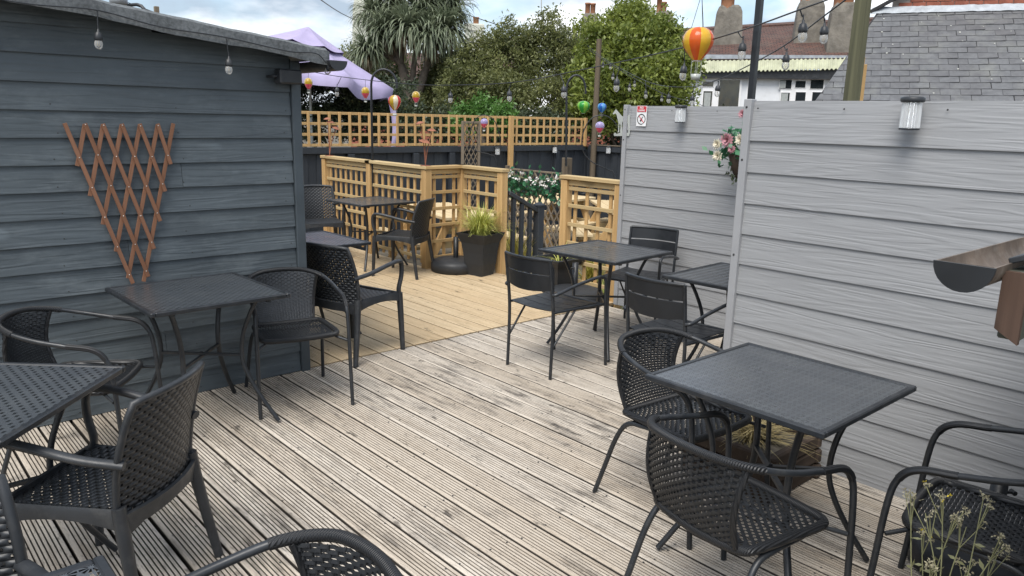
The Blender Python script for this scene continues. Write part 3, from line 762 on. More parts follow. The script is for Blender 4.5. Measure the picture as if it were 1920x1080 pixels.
# ------------------------------------------------------------------ wicker tub chair (faces local +X)
def make_wicker():
    c = thing('wicker_chair', 'chair', 'chair')
    half = [(.305, .270, .0), (.285, .268, .25), (.268, .265, .50), (.245, .263, .600), (.19, .262, .648), (.08, .262, .665), (-.06, .255, .690), (-.18, .222, .718), (-.262, .145, .738), (-.290, .05, .745)]
    loop = spline(half + [(x, -y, z) for x, y, z in half[::-1]], 5)
    n = len(loop); a, b = int(n * .355), int(n * .645)
    MB().tube(loop[:a + 1], .0115, 8).build('leg', M['tube'], c)
    MB().tube(loop[b:], .0115, 8).build('leg', M['tube'], c)
    arm = loop[a:b + 1]
    MB().tube(arm, .0145, 8).build('back_rim', M['wicker_wrap'], c)
    w2 = MB()
    for q in (loop[15:26], loop[n - 26:n - 15]): w2.tube(q, .0132, 8)
    for i, q in enumerate((loop[15:26], loop[n - 26:n - 15])): MB().tube(q, .0135, 8).build('arm_wrap', M['wicker_wrap'], c)
    # seat ring
    ring = spline([(-.175, -.17, .425), (-.19, 0, .418), (-.175, .17, .425), (-.13, .205, .43), (.0, .215, .432), (.16, .222, .432), (.215, .195, .430), (.228, .10, .428), (.232, 0, .427),
                   (.228, -.10, .428), (.215, -.195, .430), (.16, -.222, .432), (.0, -.215, .432), (-.13, -.205, .43)], 4, True)
    MB().tube(ring, .0165, 8, closed=True).build('seat_rim', M['wicker_wrap'], c)
    # woven panels: stakes and strands
    def panel(fn, nu, nv, wu, wv, name, gap=.30):
        m = MB()
        for i in range(nu):                                     # stakes run along v
            u = (i + .5) / nu; pts = []
            L, Rr = [], []
            for j in range(nv + 1):
                v = j / nv; p, nn, du, dv = fn(u, v)
                o = nn * (.0022 * (1 if (i + j) % 2 else -1))
                L.append(p + o - du * wu / 2); Rr.append(p + o + du * wu / 2)
            m.grid([L, Rr])
        rows = nv
        for j in range(rows):                                   # strands run along u
            v = (j + .5) / rows; L, Rr = [], []
            for i in range(nu + 1):
                u = i / nu; p, nn, du, dv = fn(u, v)
                o = nn * (.0042 * (1 if (i + j) % 2 else -1))
                L.append(p + o - dv * wv / 2); Rr.append(p + o + dv * wv / 2)
            m.grid([Rr, L])
        o = m.build(name, M['wicker'], c); return o
    def seat_fn(u, v):
        y = -1 + 2 * u; x = -.18 + .40 * v; w = .205 if v > .2 else .165 + .2 * v
        p = Vector((x, w * y, .425 - .016 * (1 - y * y) * math.sin(math.pi * min(1, v + .1))))
        return p, Vector((0, 0, 1)), Vector((0, 1, 0)), Vector((1, 0, 0))
    panel(seat_fn, 24, 28, .0085, .0110, 'seat')
    def back_fn(u, v):
        y = -1 + 2 * u
        wt, wb = .205, .172
        w = wb + (wt - wb) * v; a_ = y * w
        xb = -.18 - .012 * (1 - y * y); xt = -.288 + .95 * abs(a_) ** 2 / .245 * .55
        zt_ = .735 - .5 * a_ * a_
        s = v ** 1.0
        x = xb + (xt - xb) * s - .028 * math.sin(math.pi * v); z = .425 + (zt_ - .425) * v
        nn = Vector((1, -.35 * y, .25)).normalized()
        return Vector((x, a_, z)), nn, Vector((.35 * y, 1, 0)).normalized(), Vector((-.3, 0, 1)).normalized()
    panel(back_fn, 21, 27, .0082, .0102, 'backrest')
    e = MB()
    for u in (0, 1):
        MB().tube([back_fn(u, v / 10)[0] for v in range(11)], .0095, 8).build('back_edge', M['wicker_wrap'], c)
    for sy in (-1, 1):
        MB().tube(spline([(.10, sy * .205, .408), (-.04, sy * .212, .405), (-.13, sy * .216, .385), (-.185, sy * .225, .30), (-.235, sy * .236, .15), (-.282, sy * .248, 0)], 5), .0115, 8).build('leg', M['tube'], c)
        MB().tube([(.262, sy * .262, .395), (.20, sy * .205, .412)], .008, 6).build('seat_stay', M['tube'], c)
    MB().tube([(-.10, -.21, .402), (-.10, .21, .402)], .009, 6).build('cross_bar', M['tube'], c)
    MB().tube([(.10, -.205, .408), (.10, .205, .408)], .009, 6).build('cross_bar', M['tube'], c)
    return c
wc = make_wicker(); G2 = 'black wicker tub chairs'
def wick(first, x, y, a, label, s=.93):
    o = place(wc, first, (x, y, .001), R(a), label, G2); o.scale = (s, s, s); return o
wick(True, 2.565, 1.76, 266, 'wicker tub chair on the far side of the star-punched table, its front under the top')
wick(False, 2.015, 1.165, -9, 'wicker tub chair with its woven back to the open deck at the star-punched table')
wick(False, 2.585, .600, 97, 'wicker tub chair at the star-punched table with dry weeds in front of it')
wick(False, .745, 3.76, -36, 'wicker tub chair against the shed, behind the cornerwise table')
wick(False, 1.875, 3.935, 257, 'wicker tub chair by the shed corner beside the table below the trellis')
wick(False, .44, 1.20, 178, 'wicker tub chair of which only the curved rim shows, at the floral table', .985)

# ------------------------------------------------------------------ slatted metal armchair (faces local +X)
def make_slat():
    c = thing('slatted_chair', 'chair', 'chair'); r = .0105
    for sy in (-1, 1):
        y = sy * .195
        MB().tube(spline([(-.245, y, 0), (-.238, y, .25), (-.24, y, .44), (-.262, y, .62), (-.282, y, .762)], 4), r, 8).build('leg', M['tube'], c)
        y2 = sy * .235
        MB().tube(spline([(-.255, sy * .2, .545), (-.235, y2 * .96, .552), (-.1, y2, .585), (.10, y2, .612), (.175, y2, .612), (.208, y2, .58), (.215, y2, .45), (.235, y2, .2), (.25, y2, 0)], 4), r, 8).build('armrest', M['tube'], c)
        MB().tube([(-.24, sy * .2, .43), (.215, sy * .222, .425)], .009, 6).build('seat_rail', M['tube'], c)
        MB().tube([(-.238, sy * .197, .20), (-.05, sy * .208, .42)], .0075, 6).build('brace', M['tube'], c)
    def backx(z): return -.24 - .042 * (z - .44) / .32
    for (z0, z1) in ((.572, .664), (.672, .757)):
        P = []
        for z in (z0, (z0 + z1) / 2, z1):
            P.append([(backx(z) - .045 * (1 - (2 * i / 10 - 1) ** 2) , .192 * (2 * i / 10 - 1), z - (.018 * (1 - (2 * i / 10 - 1) ** 2) if z0 < .6 and z == z0 else 0)) for i in range(11)])
        o = MB().grid(P).build('back_slat', M['black_metal'], c); solidify(o, .006)
    MB().tube([(backx(.76) - .045 * (1 - (2 * i / 10 - 1) ** 2), .195 * (2 * i / 10 - 1), .762) for i in range(11)], .0095, 8).build('top_rail', M['tube'], c)
    for i in range(4):
        x0, x1 = -.225 + .112 * i, -.225 + .112 * (i + 1) - .006
        P = [[(x, .2 * (2 * q / 8 - 1) * (1 + .1 * (x + .22)), .437 - .012 * (1 - (2 * q / 8 - 1) ** 2) - (.014 if x > .2 else 0)) for q in range(9)] for x in (x0, (x0 + x1) / 2, x1)]
        o = MB().grid(P).build('seat_slat', M['black_metal'], c); solidify(o, .005)
    MB().tube([(.22, -.235, .418), (.22, .235, .418)], .009, 6).build('cross_bar', M['tube'], c)
    return c
sc_ = make_slat(); G3 = 'slatted metal armchairs'
def slat(first, x, y, a, label): return place(sc_, first, (x, y, .001), R(a), label, G3)
slat(True, 3.475, 3.42, 2, 'slatted metal armchair with its back to the open deck at the striped table')
slat(False, 4.62, 3.66, 198, 'slatted metal armchair standing against the pale grey fence by the striped table')
slat(False, 3.575, 2.505, 1, 'slatted metal armchair beside the end post of the pale grey fence')

# ------------------------------------------------------------------ parasol bases
def make_base():
    t = thing('parasol_base', 'base', 'parasol base')
    MB().lathe([(0, 0), (.245, 0), (.262, .012), (.262, .085), (.245, .112), (.20, .128), (.05, .142), (0, .142)], 40).build('disc', M['dark_pot'], t)
    MB().lathe([(.028, .14), (.028, .36), (.0245, .36), (.0245, .2), (0, .2)], 16).build('tube', M['black_metal'], t)
    MB().tube([(.028, 0, .32), (.055, 0, .32)], .006, 6).tube([(.055, -.012, .32), (.055, .012, .32)], .009, 8).build('clamp_knob', M['black_metal'], t)
    return t
pb = make_base(); G4 = 'round weighted parasol bases'
place(pb, True, (4.875, 6.315, .003), R(-50), 'round dark parasol base beside the tall pot of grass on the new deck', G4)
place(pb, False, (4.855, 4.56, .003), R(200), 'round dark parasol base behind the striped table', G4)
place(pb, False, (3.02, .70, 0), R(-40), 'round dark parasol base behind the wicker chair with the dry weeds', G4)

# ------------------------------------------------------------------ planters
M['grass'] = NM('yellow_green_blades'); kk = M['grass']; kk.color(kk.ramp(kk.noise(kk.coords((3, 3, 3), 'World'), 4.0, 3), [(.3, (.24, .30, .05)), (.7, (.58, .56, .14))])); kk.rough(.6); M['grass'] = kk.m
M['straw'] = NM('dry_straw_blades'); kk = M['straw']; kk.color(kk.ramp(kk.noise(kk.coords((3, 3, 3), 'World'), 6.0, 3), [(.3, (.22, .17, .07)), (.7, (.42, .34, .16))])); kk.rough(.7); M['straw'] = kk.m
def blades(n, c, rad, hgt, width, droop, seed):
    r_ = np.random.default_rng(seed); out = []
    for i in range(n):
        a = r_.uniform(0, 2 * math.pi); b0 = rad * math.sqrt(r_.uniform(0, 1)) * .5; dirv = np.array([math.cos(a), math.sin(a), 0]); sdv = np.array([-math.sin(a), math.cos(a), 0])
        base = np.array(c) + dirv * b0 * r_.uniform(-1, 1); h = hgt * r_.uniform(.45, 1.0); sp = rad * r_.uniform(.3, 1.3); dr = droop * r_.uniform(.2, 1.2)
        prev = None; S = 5
        for s in range(S + 1):
            t = s / S; p = base + dirv * sp * t ** 1.5 + np.array([0, 0, h * (t - dr * t ** 2.6)]); w = width * (1 - t ** 2) + .0004
            cur = (p - sdv * w, p + sdv * w)
            if prev is not None: out.append([prev[0], prev[1], cur[1], cur[0]])
            prev = cur
    return np.array(out)
def tall_pot(label, x, y, rz, hgt=.44, gr=620):
    t = thing('tall_planter', label, 'planter', (x, y, .003), rz, 'tall square charcoal planters')
    m = MB(); rows = []
    for (w, z) in ((.0, .0), (.098, .0), (.100, .02), (.118, .12), (.128, .24), (.142, .34), (.172, hgt - .03), (.182, hgt), (.166, hgt), (.150, hgt - .06), (0, hgt - .06)):
        rows.append([(w * sx, w * sy, z) for sx, sy in ((-1, -1), (1, -1), (1, 1), (-1, 1))])
    m.grid(rows, False, True); m.build('pot', M['dark_pot'], t)
    quads_object('grass', blades(gr, (0, 0, hgt - .08), .24, .30 if gr < 100 else .50, .0036, .62, int(x * 100)), M['grass'], t)
    return t
tall_pot('tall charcoal pot of yellow-green grass beside the pine lattice post', 4.955, 6.005, R(14))
tall_pot('tall charcoal pot in shade behind the striped table', 5.0, 4.92, R(0), .34, 20)
M['log_dark'] = wood('dark_log', 0, (.075, .055, .042), (.04, .03, .024), 1.0, .85, .4, .002)
wb = thing('log_planter', 'low dark timber planter with straw grass between table and pale grey fence', 'planter', (3.06, 1.70, 0))
lg = MB().box((0, 0, 0), (.46, .04, .068), bev=.008).mesh('log', M['log_dark']); lg2 = MB().box((0, 0, 0), (.04, .46, .068), bev=.008).mesh('log', M['log_dark'])
for i in range(3):
    for sx in (-1, 1):
        inst(lg, 'log', wb, (random.uniform(-.01, .01), sx * .2, .036 + .072 * i)); inst(lg2, 'log', wb, (sx * .2, random.uniform(-.01, .01), .036 + .072 * i))
MB().box((0, 0, .095), (.36, .36, .17)).build('soil', M['soil'], wb)
quads_object('straw', blades(260, (0, 0, .17), .24, .17, .0028, .9, 5), M['straw'], wb)
# ------------------------------------------------------------------ more materials
def glass(name, tint=(1, 1, 1), rough=.06, solid=.25):
    k = NM(name); k.color(tint); k.rough(rough); k.set(Transmission_Weight=1 - solid, IOR=1.45); return k.m
k = NM('clear_bulb_glass'); k.color((.85, .85, .82)); k.rough(.04); k.set(Specular_IOR_Level=.8, Coat_Weight=1.0)
t_ = k.n('ShaderNodeBsdfTransparent'); mx = k.n('ShaderNodeMixShader'); fr_ = k.n('ShaderNodeFresnel'); fr_.inputs['IOR'].default_value = 1.5
k.l(k.math('ADD', fr_.outputs[0], .22), mx.inputs[0]); k.l(t_.outputs[0], mx.inputs[1]); k.l(k.p.outputs[0], mx.inputs[2]); k.l(mx.outputs[0], k.o.inputs['Surface']); M['bulb'] = k.m
M['clear'] = glass('clear_fluted_plastic', (.9, .92, .93), .12, .35)
def coloured(name, c, rough=.25):
    k = NM(name); k.color(c); k.rough(rough); k.set(Transmission_Weight=.25, IOR=1.3, Coat_Weight=.3); return k.m
for nm, c in dict(orange=(.72, .12, .02), yellow=(.75, .45, .04), red=(.55, .03, .03), green=(.03, .30, .05), green2=(.22, .5, .06), blue=(.02, .13, .5), blue2=(.12, .35, .65),
                  pink=(.72, .09, .16), purple=(.22, .12, .38), lilac=(.36, .30, .52), teal=(.05, .35, .33), gold=(.5, .33, .03), cream=(.75, .68, .5)).items(): M['c_' + nm] = coloured('glaze_' + nm, c)
M['canopy'] = plain('lavender_canvas', (.37, .325, .49), .85, .08, 5, bump=.002, bscale=300)
M['petal_pink'] = plain('faded_pink_petal', (.50, .25, .28), .7, .25, 30); M['petal_cream'] = plain('cream_petal', (.72, .66, .52), .7, .15, 30)
M['petal_white'] = plain('white_petal', (.8, .78, .74), .7, .08, 30)
M['seed_head'] = plain('dry_seed_head', (.36, .33, .22), .9, .3, 60)
M['yellow_bud'] = plain('yellow_floret', (.62, .48, .03), .7, .2, 40)
def leafmat(name, dark, light, trans=.3, rough=.42):
    k = NM(name); rn = k.n('ShaderNodeNewGeometry').outputs['Random Per Island']
    big = k.noise(k.coords((1, 1, 1), 'World'), 1.3, 3, .5)
    f = k.math('ADD', k.math('MULTIPLY', rn, .6), k.math('MULTIPLY', k.ramp(big, [(.3, 0.0), (.7, 1.0)]), .4))
    col = k.ramp(f, [(.1, dark), (.9, light)]); k.color(col); k.rough(rough); k.set(Specular_IOR_Level=.5)
    t = k.n('ShaderNodeBsdfTranslucent'); k.l(col, t.inputs['Color']); mx = k.n('ShaderNodeMixShader'); mx.inputs[0].default_value = trans
    k.l(k.p.outputs[0], mx.inputs[1]); k.l(t.outputs[0], mx.inputs[2]); k.l(mx.outputs[0], k.o.inputs['Surface']); return k.m
M['leaf_olive'] = leafmat('olive_green_leaf', (.085, .105, .042), (.26, .275, .10), .45); M['leaf_laurel'] = leafmat('laurel_leaf', (.09, .13, .025), (.32, .37, .08), .42)
M['leaf_dark'] = leafmat('ivy_leaf', (.03, .045, .025), (.095, .12, .06), .25); M['leaf_cord'] = leafmat('cordyline_blade', (.10, .13, .075), (.32, .36, .24), .3)
M['leaf_dry'] = leafmat('dead_blade', (.15, .11, .06), (.30, .23, .14), .2); M['leaf_bright'] = leafmat('bright_leaf', (.05, .13, .02), (.14, .28, .06)); M['leaf_fake'] = leafmat('silk_leaf', (.02, .10, .05), (.06, .20, .09), .1)
M['leaf_yellow'] = leafmat('yellow_bamboo_leaf', (.22, .20, .03), (.55, .47, .10), .35)
M['bark'] = plain('grey_bark', (.16, .13, .10), .95, .3, 14, bump=.02, bscale=30)
M['stem'] = plain('green_stem', (.20, .20, .10), .7, .25, 20)

# ------------------------------------------------------------------ festoon lights
def bulb_mesh(s):
    b = MB().lathe([(0, -.098), (.010, -.096), (.0185, -.086), (.022, -.072), (.0195, -.058), (.0145, -.046), (.013, -.04)], 12); return b.mesh('bulb', M['bulb'])
def sock_mesh(s):
    b = MB().lathe([(.0, .010), (.006, .006), (.0065, -.006), (.016, -.012), (.0215, -.030), (.0225, -.044), (.019, -.052), (.0, -.052)], 10)
    b.tube([(0, 0, 0), (0, 0, .03)], .0035, 6); return b.mesh('socket', M['black_plastic'])
BULB, SOCK = bulb_mesh(1), sock_mesh(1)
fil = MB().tube([(-.004, 0, -.05), (-.005, 0, -.075), (0, 0, -.082), (.005, 0, -.075), (.004, 0, -.05)], .0012, 5).mesh('filament', M['c_gold'])
def festoon(label, pts, bulbs, n=8, drop=.06, r=.0035, scale=.88):
    t = thing('festoon_lights', label, 'string lights', pts[0], 0, 'festoon light strings'); o = Vector(pts[0])
    path = spline(pts, n); MB().tube([p - o for p in path], r, 6).build('cable', M['black_plastic'], t)
    for i, (q, tilt) in enumerate(bulbs):
        best = min(path, key=lambda p: ((p - q).xy.length, (p - q).length)); top = Vector((q.x, q.y, best.z))
        s_ = inst(SOCK, 'socket', t, q - o, (tilt, tilt * .6, i * 1.3), (scale,) * 3); inst(BULB, 'bulb', s_); inst(fil, 'filament', s_)
        if (best - q).length > .02:
            MB().tube([best - o, (best - o) * .3 + (q - o) * .7 + Vector((0, 0, .005)), q - o + Vector((0, 0, .02))], .003, 5).build('drop_lead', M['black_plastic'], t)
    return t
YE = 4.122
festoon('festoon lights clipped along the felt edge of the shed roof',
        [on_y(-60, -12, YE), on_y(60, 8, YE), on_y(182, 19, YE), on_y(300, 50, YE), on_y(424, 70, YE), on_y(540, 96, YE), on_y(592, 100, YE), on_y(612, 118, YE)],
        [(on_y(184, 57, YE), .06), (on_y(429, 108, YE), .05), (on_y(620, 121, YE), -.9)], 6)
def cat(pts): return [at(x, y, D) for x, y, D in pts]
c1 = [(572, 132, 7.6), (640, 144, 7.3), (770, 158, 6.8), (880, 159, 6.3), (975, 153, 5.9), (1090, 131, 5.3), (1200, 108, 4.8), (1300, 84, 4.3), (1400, 54, 3.8), (1500, 18, 3.35), (1570, -8, 3.1), (1650, -45, 2.9)]
festoon('festoon lights strung across the deck from the shed corner past the orange balloon lantern', cat(c1),
        [(at(x, y, D), .05) for x, y, D in [(632, 163, 7.3), (845, 173, 6.5), (955, 169, 6.0), (1057, 160, 5.45), (1157, 146, 5.0), (1283, 121, 4.4), (1393, 78, 3.85), (1506, 40, 3.35)]], 6)
c2 = [(1102, 86, 13.2), (1130, 108, 11.5), (1157, 125, 10.0), (1222, 156, 8.2), (1290, 163, 6.6), (1345, 150, 5.6), (1405, 122, 4.9), (1470, 86, 4.3), (1545, 30, 3.7), (1600, -12, 3.4), (1650, -55, 3.2)]
festoon('festoon lights running from the tall pole over the laurel tree to the green post', cat(c2),
        [(at(x, y, D), .04) for x, y, D in [(1150, 137, 10.2), (1181, 157, 9.2), (1211, 169, 8.4), (1254, 176, 7.4), (1299, 178, 6.4), (1347, 158, 5.55), (1475, 100, 4.25), (1546, 46, 3.7)]], 6)
c3 = [(1103, 92, 13.1), (1125, 108, 12.4), (1150, 124, 11.8), (1195, 150, 11), (1245, 176, 10.3), (1300, 192, 9.6), (1345, 205, 9.0), (1420, 205, 8.4)]
festoon('small festoon lights dipping behind the pale grey fence', cat(c3), [(at(x, y, D), .03) for x, y, D in [(1131, 116, 12.2), (1145, 119, 11.9), (1190, 151, 11.1), (1241, 178, 10.4)]], 6)
bp = thing('black_pole', 'slim black pole fixed behind the end post of the pale grey fence', 'pole', (3.432, 2.095, 0))
MB().box((0, 0, 1.6), (.03, .03, 3.2), bev=.003).build('pole', M['black_metal'], bp)
q = at(1606, 100, 5.0)
gpst = thing('green_post', 'thick algae-green timber post standing behind the pale grey fence', 'post', (q.x, q.y, LOW))
MB().tube([(0, 0, 0), (.0, .0, 1.5), (.012, 0, 3.3)], [.056, .054, .050], 8, smooth=False).build('post', M['green_post'], gpst)
q2 = at(1614, 130, 5.35)
pl = thing('pine_planks', 'bundle of pale new planks leaning behind the green post', 'planks', (q2.x, q2.y, LOW), R(20))
for i in range(3): MB().bar((.03 * i - .05, .01 * i, 0), (.03 * i - .10 + .02, .02 * i, 2.30 + .05 * (i % 2)), .028, .085, (0, 1, 0), bev=.002).build('plank', M['pine_z'], pl)

# ------------------------------------------------------------------ balloon ornaments
def balloon(label, top, r, h, cols, basket=True, hang=None, split=None, strings=True, bask=.0):
    """top: world point at the crown of the envelope; cols: gore materials in turn; split: (upper, lower) colours instead of gores"""
    t = thing('balloon_ornament', label, 'ornament', top, 0, 'hot-air balloon ornaments')
    prof = [(.02, 0), (.45, -.035), (.78, -.13), (.96, -.28), (1.0, -.42), (.93, -.56), (.75, -.72), (.48, -.88), (.26, -1.0)]
    N = 8 if split is None else 1; seg = 3 if split is None else 24
    if split is None:
        for g_ in range(N):
            a0, a1 = 2 * math.pi * g_ / N, 2 * math.pi * (g_ + 1) / N; rows = []
            for (pr, pz) in prof:
                rows.append([(pr * r * (1 + .05 * math.sin(math.pi * k / seg)) * math.cos(a0 + (a1 - a0) * k / seg), pr * r * (1 + .05 * math.sin(math.pi * k / seg)) * math.sin(a0 + (a1 - a0) * k / seg), pz * h) for k in range(seg + 1)])
            MB().grid([x_[::-1] for x_ in rows]).build('envelope_gore', M['c_' + cols[g_ % len(cols)]], t)
    else:
        MB().lathe([(a * r, z * h) for a, z in prof[:6]], 20).build('envelope_crown', M['c_' + split[0]], t)
        MB().lathe([(a * r, z * h) for a, z in prof[5:]], 20).build('envelope_skirt', M['c_' + split[1]], t)
    MB().lathe([(.27 * r, -1.0 * h), (.27 * r, -1.03 * h), (.2 * r, -1.03 * h)], 16).build('collar', M['silver'], t)
    if basket:
        bz = -h * (1.28 + bask); s = r * .27
        for sx in (-1, 1):
            for sy in (-1, 1): MB().tube([(sx * s * .85, sy * s * .85, -h), (sx * s * .85, sy * s * .85, bz)], max(.0012, r * .018), 4).build('rope', M['silver'], t)
        MB().lathe([(0, bz - s * 1.0), (s * 1.05, bz - s * 1.0), (s * 1.25, bz + s * .35), (s * 1.1, bz + s * .35), (s * .9, bz - s * .8), (0, bz - s * .8)], 12).build('basket', M['clear' if r > .08 else 'silver'], t)
    if hang is not None:
        hv = Vector(hang) - Vector(top)
        if strings:
            for k in range(3):
                a = k * 2.1; MB().tube([(.5 * r * math.cos(a), .5 * r * math.sin(a), -.04 * h), tuple(hv)], .0016, 4).build('hanger', M['black_metal'], t)
        else: MB().tube([(0, 0, -.01), tuple(hv)], .0018, 4).build('hanger', M['black_metal'], t)
    return t
D = 4.15
balloon('large orange and yellow hot-air balloon lantern hanging high over the fence', at(1311, 50, D), 27 / F_PX * D, 58 / F_PX * D, ['orange', 'yellow'], True, at(1316, -12, D), bask=.17)
wire = thing('support_wire', 'thin overhead wire carrying the large orange balloon lantern', 'wire', at(1316, -12, D)); o_ = at(1316, -12, D)
MB().tube([at(1100, 20, 13.2) - o_ + Vector((0, 0, .6)), (0, 0, 0), at(1420, -30, 3.8) - o_], .002, 5).build('wire', M['black_metal'], wire)
balloon('green glass balloon ornament above the end of the pine trellis', at(1094.5, 189, 8.0), 11.5 / F_PX * 8, 22 / F_PX * 8, ['green', 'green2'], False, at(1094.5, 139, 5.3 + 2.7), strings=False)
balloon('bright blue balloon ornament above the purple and red one', at(1129, 193, 8.0), 8 / F_PX * 8, 17 / F_PX * 8, ['blue', 'blue2'], True, at(1129, 150, 8.0), strings=False)
balloon('purple and red balloon ornament hanging in a wire hoop near the horse plate', at(1125, 228, 7.6), 8.5 / F_PX * 7.6, 20 / F_PX * 7.6, [], True, at(1128, 218, 7.6), ('lilac', 'pink'), strings=False)
balloon('purple and pink balloon ornament hanging in a wire hoop before the trellis', at(908, 222, 10.0), 7 / F_PX * 10, 17 / F_PX * 10, [], True, at(909, 216, 10), ('lilac', 'pink'), strings=False)
balloon('gold and pink balloon ornament beside the first shepherd hook', at(685, 163, 7.1), 7.5 / F_PX * 7.1, 20 / F_PX * 7.1, [], True, at(685, 149, 7.1), ('gold', 'pink'), strings=False)
balloon('gold and pink balloon ornament in front of the cordyline trunk', at(780, 171, 6.75), 7.5 / F_PX * 6.75, 20 / F_PX * 6.75, [], True, at(780, 158, 6.75), ('gold', 'pink'), strings=False)
balloon('gold and pink balloon ornament half hidden by the shed corner', at(578, 146, 7.5), 7.5 / F_PX * 7.5, 20 / F_PX * 7.5, [], True, at(578, 133, 7.5), ('gold', 'pink'), strings=False)
hk = at(740, 178, 8.72)
balloon('striped multicolour balloon ornament hanging from the first shepherd hook', hk, 11.5 / F_PX * 8.7, 27 / F_PX * 8.7, ['red', 'cream', 'teal', 'red', 'gold', 'cream'], True, at(744, 163, 8.72), strings=False)
for (lab, base, px0, top, px1, D_) in [('tall black shepherd hook fixed to the middle post of the lattice railing', Vector((4.70, 7.66, 1.05)), 696, 130, 744, 8.72),
                                       ('tall black shepherd hook on the dark post of the diamond lattice panel', None, 1062, 141, 1098, 9.25)]:
    if base is None: base = at(1062, 296, D_)
    t = thing('shepherd_hook', lab, 'hook', base, 0, 'black shepherd hooks')
    A, B_, T = at(px0, top + 28, D_) - base, at(px1, top + 30, D_) - base, at((px0 + px1) / 2, top, D_) - base
    c_ = (A + B_) / 2; rad = (B_ - A) / 2; up = Vector((0, 0, T.z - c_.z))
    MB().tube([(0, 0, -.45 if 'middle' in lab else -.1), (A.x * .5, A.y * .5, A.z * .5), tuple(A)] + [tuple(c_ - rad * math.cos(k * math.pi / 12) + up * math.sin(k * math.pi / 12)) for k in range(1, 12)] + [tuple(B_), tuple(B_ - Vector((0, 0, .03)))], .013, 8).build('rod', M['black_metal'], t)
for (lab, pts, D_) in [('thin wire hoop stake curving out beside the pale grey fence', [(1158, 560), (1164, 300), (1160, 245), (1145, 222), (1125, 216), (1105, 226), (1092, 255), (1094, 285), (1112, 305), (1140, 318), (1152, 332), (1156, 420)], 7.6),
                       ('thin wire hoop stake curving up before the trellis fence', [(938, 420), (938, 280), (934, 245), (925, 224), (909, 216), (893, 222), (882, 245), (882, 275), (900, 285), (918, 290), (930, 306), (934, 420)], 10.0)]:
    b0 = at(*pts[0], D_); t = thing('wire_hoop', lab, 'garden stake', (b0.x, b0.y, LOW), 0, 'wire hoop stakes'); o_ = Vector((b0.x, b0.y, LOW))
    P = [at(x, y, D_) - o_ for x, y in pts]; P[0].z = 0
    MB().tube(spline(P, 5), .005, 6).build('rod', M['black_metal'], t)

# ------------------------------------------------------------------ rusted mushroom ornaments on the handrail
def mushrooms(label, base, stalks):
    t = thing('mushroom_ornament', label, 'ornament', base, 0, 'rusted steel mushroom ornaments')
    MB().lathe([(0, 0), (.055, 0), (.055, .004), (0, .004)], 14).build('base_plate', M['rust'], t)
    for (dx, dz, s, tilt) in stalks:
        e = Vector(RT * dx) + Vector((0, 0, dz)); MB().tube(spline([(0, 0, .003), e * .5 + Vector(RT * dx * -.15), e], 5), .004, 6).build('stalk', M['rust'], t)
        cap = MB(); rows = []
        for (pr, pz) in ((0, .42), (.35, .34), (.62, .16), (.85, .02), (1.0, .0), (.9, -.03), (0, .1)):
            rows.append([(pr * s * math.cos(a) * 1.0, pr * s * math.sin(a), s * (pz + .07 * math.sin(3 * a) * pr)) for a in [2 * math.pi * k / 14 for k in range(14)]])
        cap.grid(rows, True, True).build('cap', M['rust'], t, e, (tilt * .67, tilt * .74, 0))
mushrooms('rusted steel mushrooms at the shed end of the lattice handrail', (4.70, 8.66, 1.09), [(-.01, .44, .055, .0), (.03, .40, .06, .15), (.09, .33, .06, .45)])
mushrooms('rusted steel mushrooms at the corner of the lattice handrail', (4.70, 6.62, 1.09), [(-.05, .43, .06, -.15), (.07, .36, .06, .1), (.0, .24, .075, .3)])

# ------------------------------------------------------------------ solar lanterns
def lantern(label, p, rz, s=1.0):
    t = thing('wall_lantern', label, 'lantern', p, rz, 'solar wall lanterns')      # local -X points away from the wall
    MB().lathe([(0, -.012), (.046, -.012), (.05, -.006), (.05, .006), (.044, .012), (0, .014)], 24, (-.055, 0, .06)).build('cap', M['black_plastic'], t)
    m = MB(); rows = []
    for z in (.048, -.062):
        rows.append([(-.055 + (.038 + .0022 * math.cos(k * math.pi)) * math.cos(2 * math.pi * k / 48) * (1.0 if z > 0 else 1.06), (.038 + .0022 * math.cos(k * math.pi)) * math.sin(2 * math.pi * k / 48) * (1.0 if z > 0 else 1.06), z) for k in range(48)])
    m.grid(rows, False, True).build('shade', M['clear'], t)
    MB().lathe([(0, -.004), (.042, -.004), (.042, .004), (0, .004)], 24, (-.055, 0, -.066)).build('base_ring', M['black_plastic'], t)
    MB().box((-.006, -.0, .05), (.014, .03, .05), bev=.002).build('bracket', M['black_plastic'], t)
    MB().lathe([(0, -.0), (.006, 0), (.005, -.05), (0, -.055)], 8, (-.055, 0, .046)).build('lamp', M['c_cream'], t)
    t.scale = (s, s, s); return t
p = on_x(1708, 213, 3.31); lantern('fluted clear solar lantern on the pale grey fence above the wicker chairs', (3.362, p.y, p.z), 0, .92)
p = on_x(1277, 214, 5.06); lantern('fluted clear solar lantern beside the no vaping notice', (5.106, p.y, p.z), 0, .95)
for (x, y, lab) in [(430 / 6 + 860, 283, 'small solar lantern on the charcoal fence beneath the wire hoop'), (1075 / 6 + 860, 280, 'small solar lantern on the charcoal fence near the tall pole')]:
    p = on_y(x, y, YF - .06); lantern(lab, (p.x, YF - .028, p.z), R(90), .85)
p = on_x(1141, 281, XC + .02); lantern('small solar lantern on the plain charcoal side fence', (XC + .068, p.y, p.z), 0, .9)

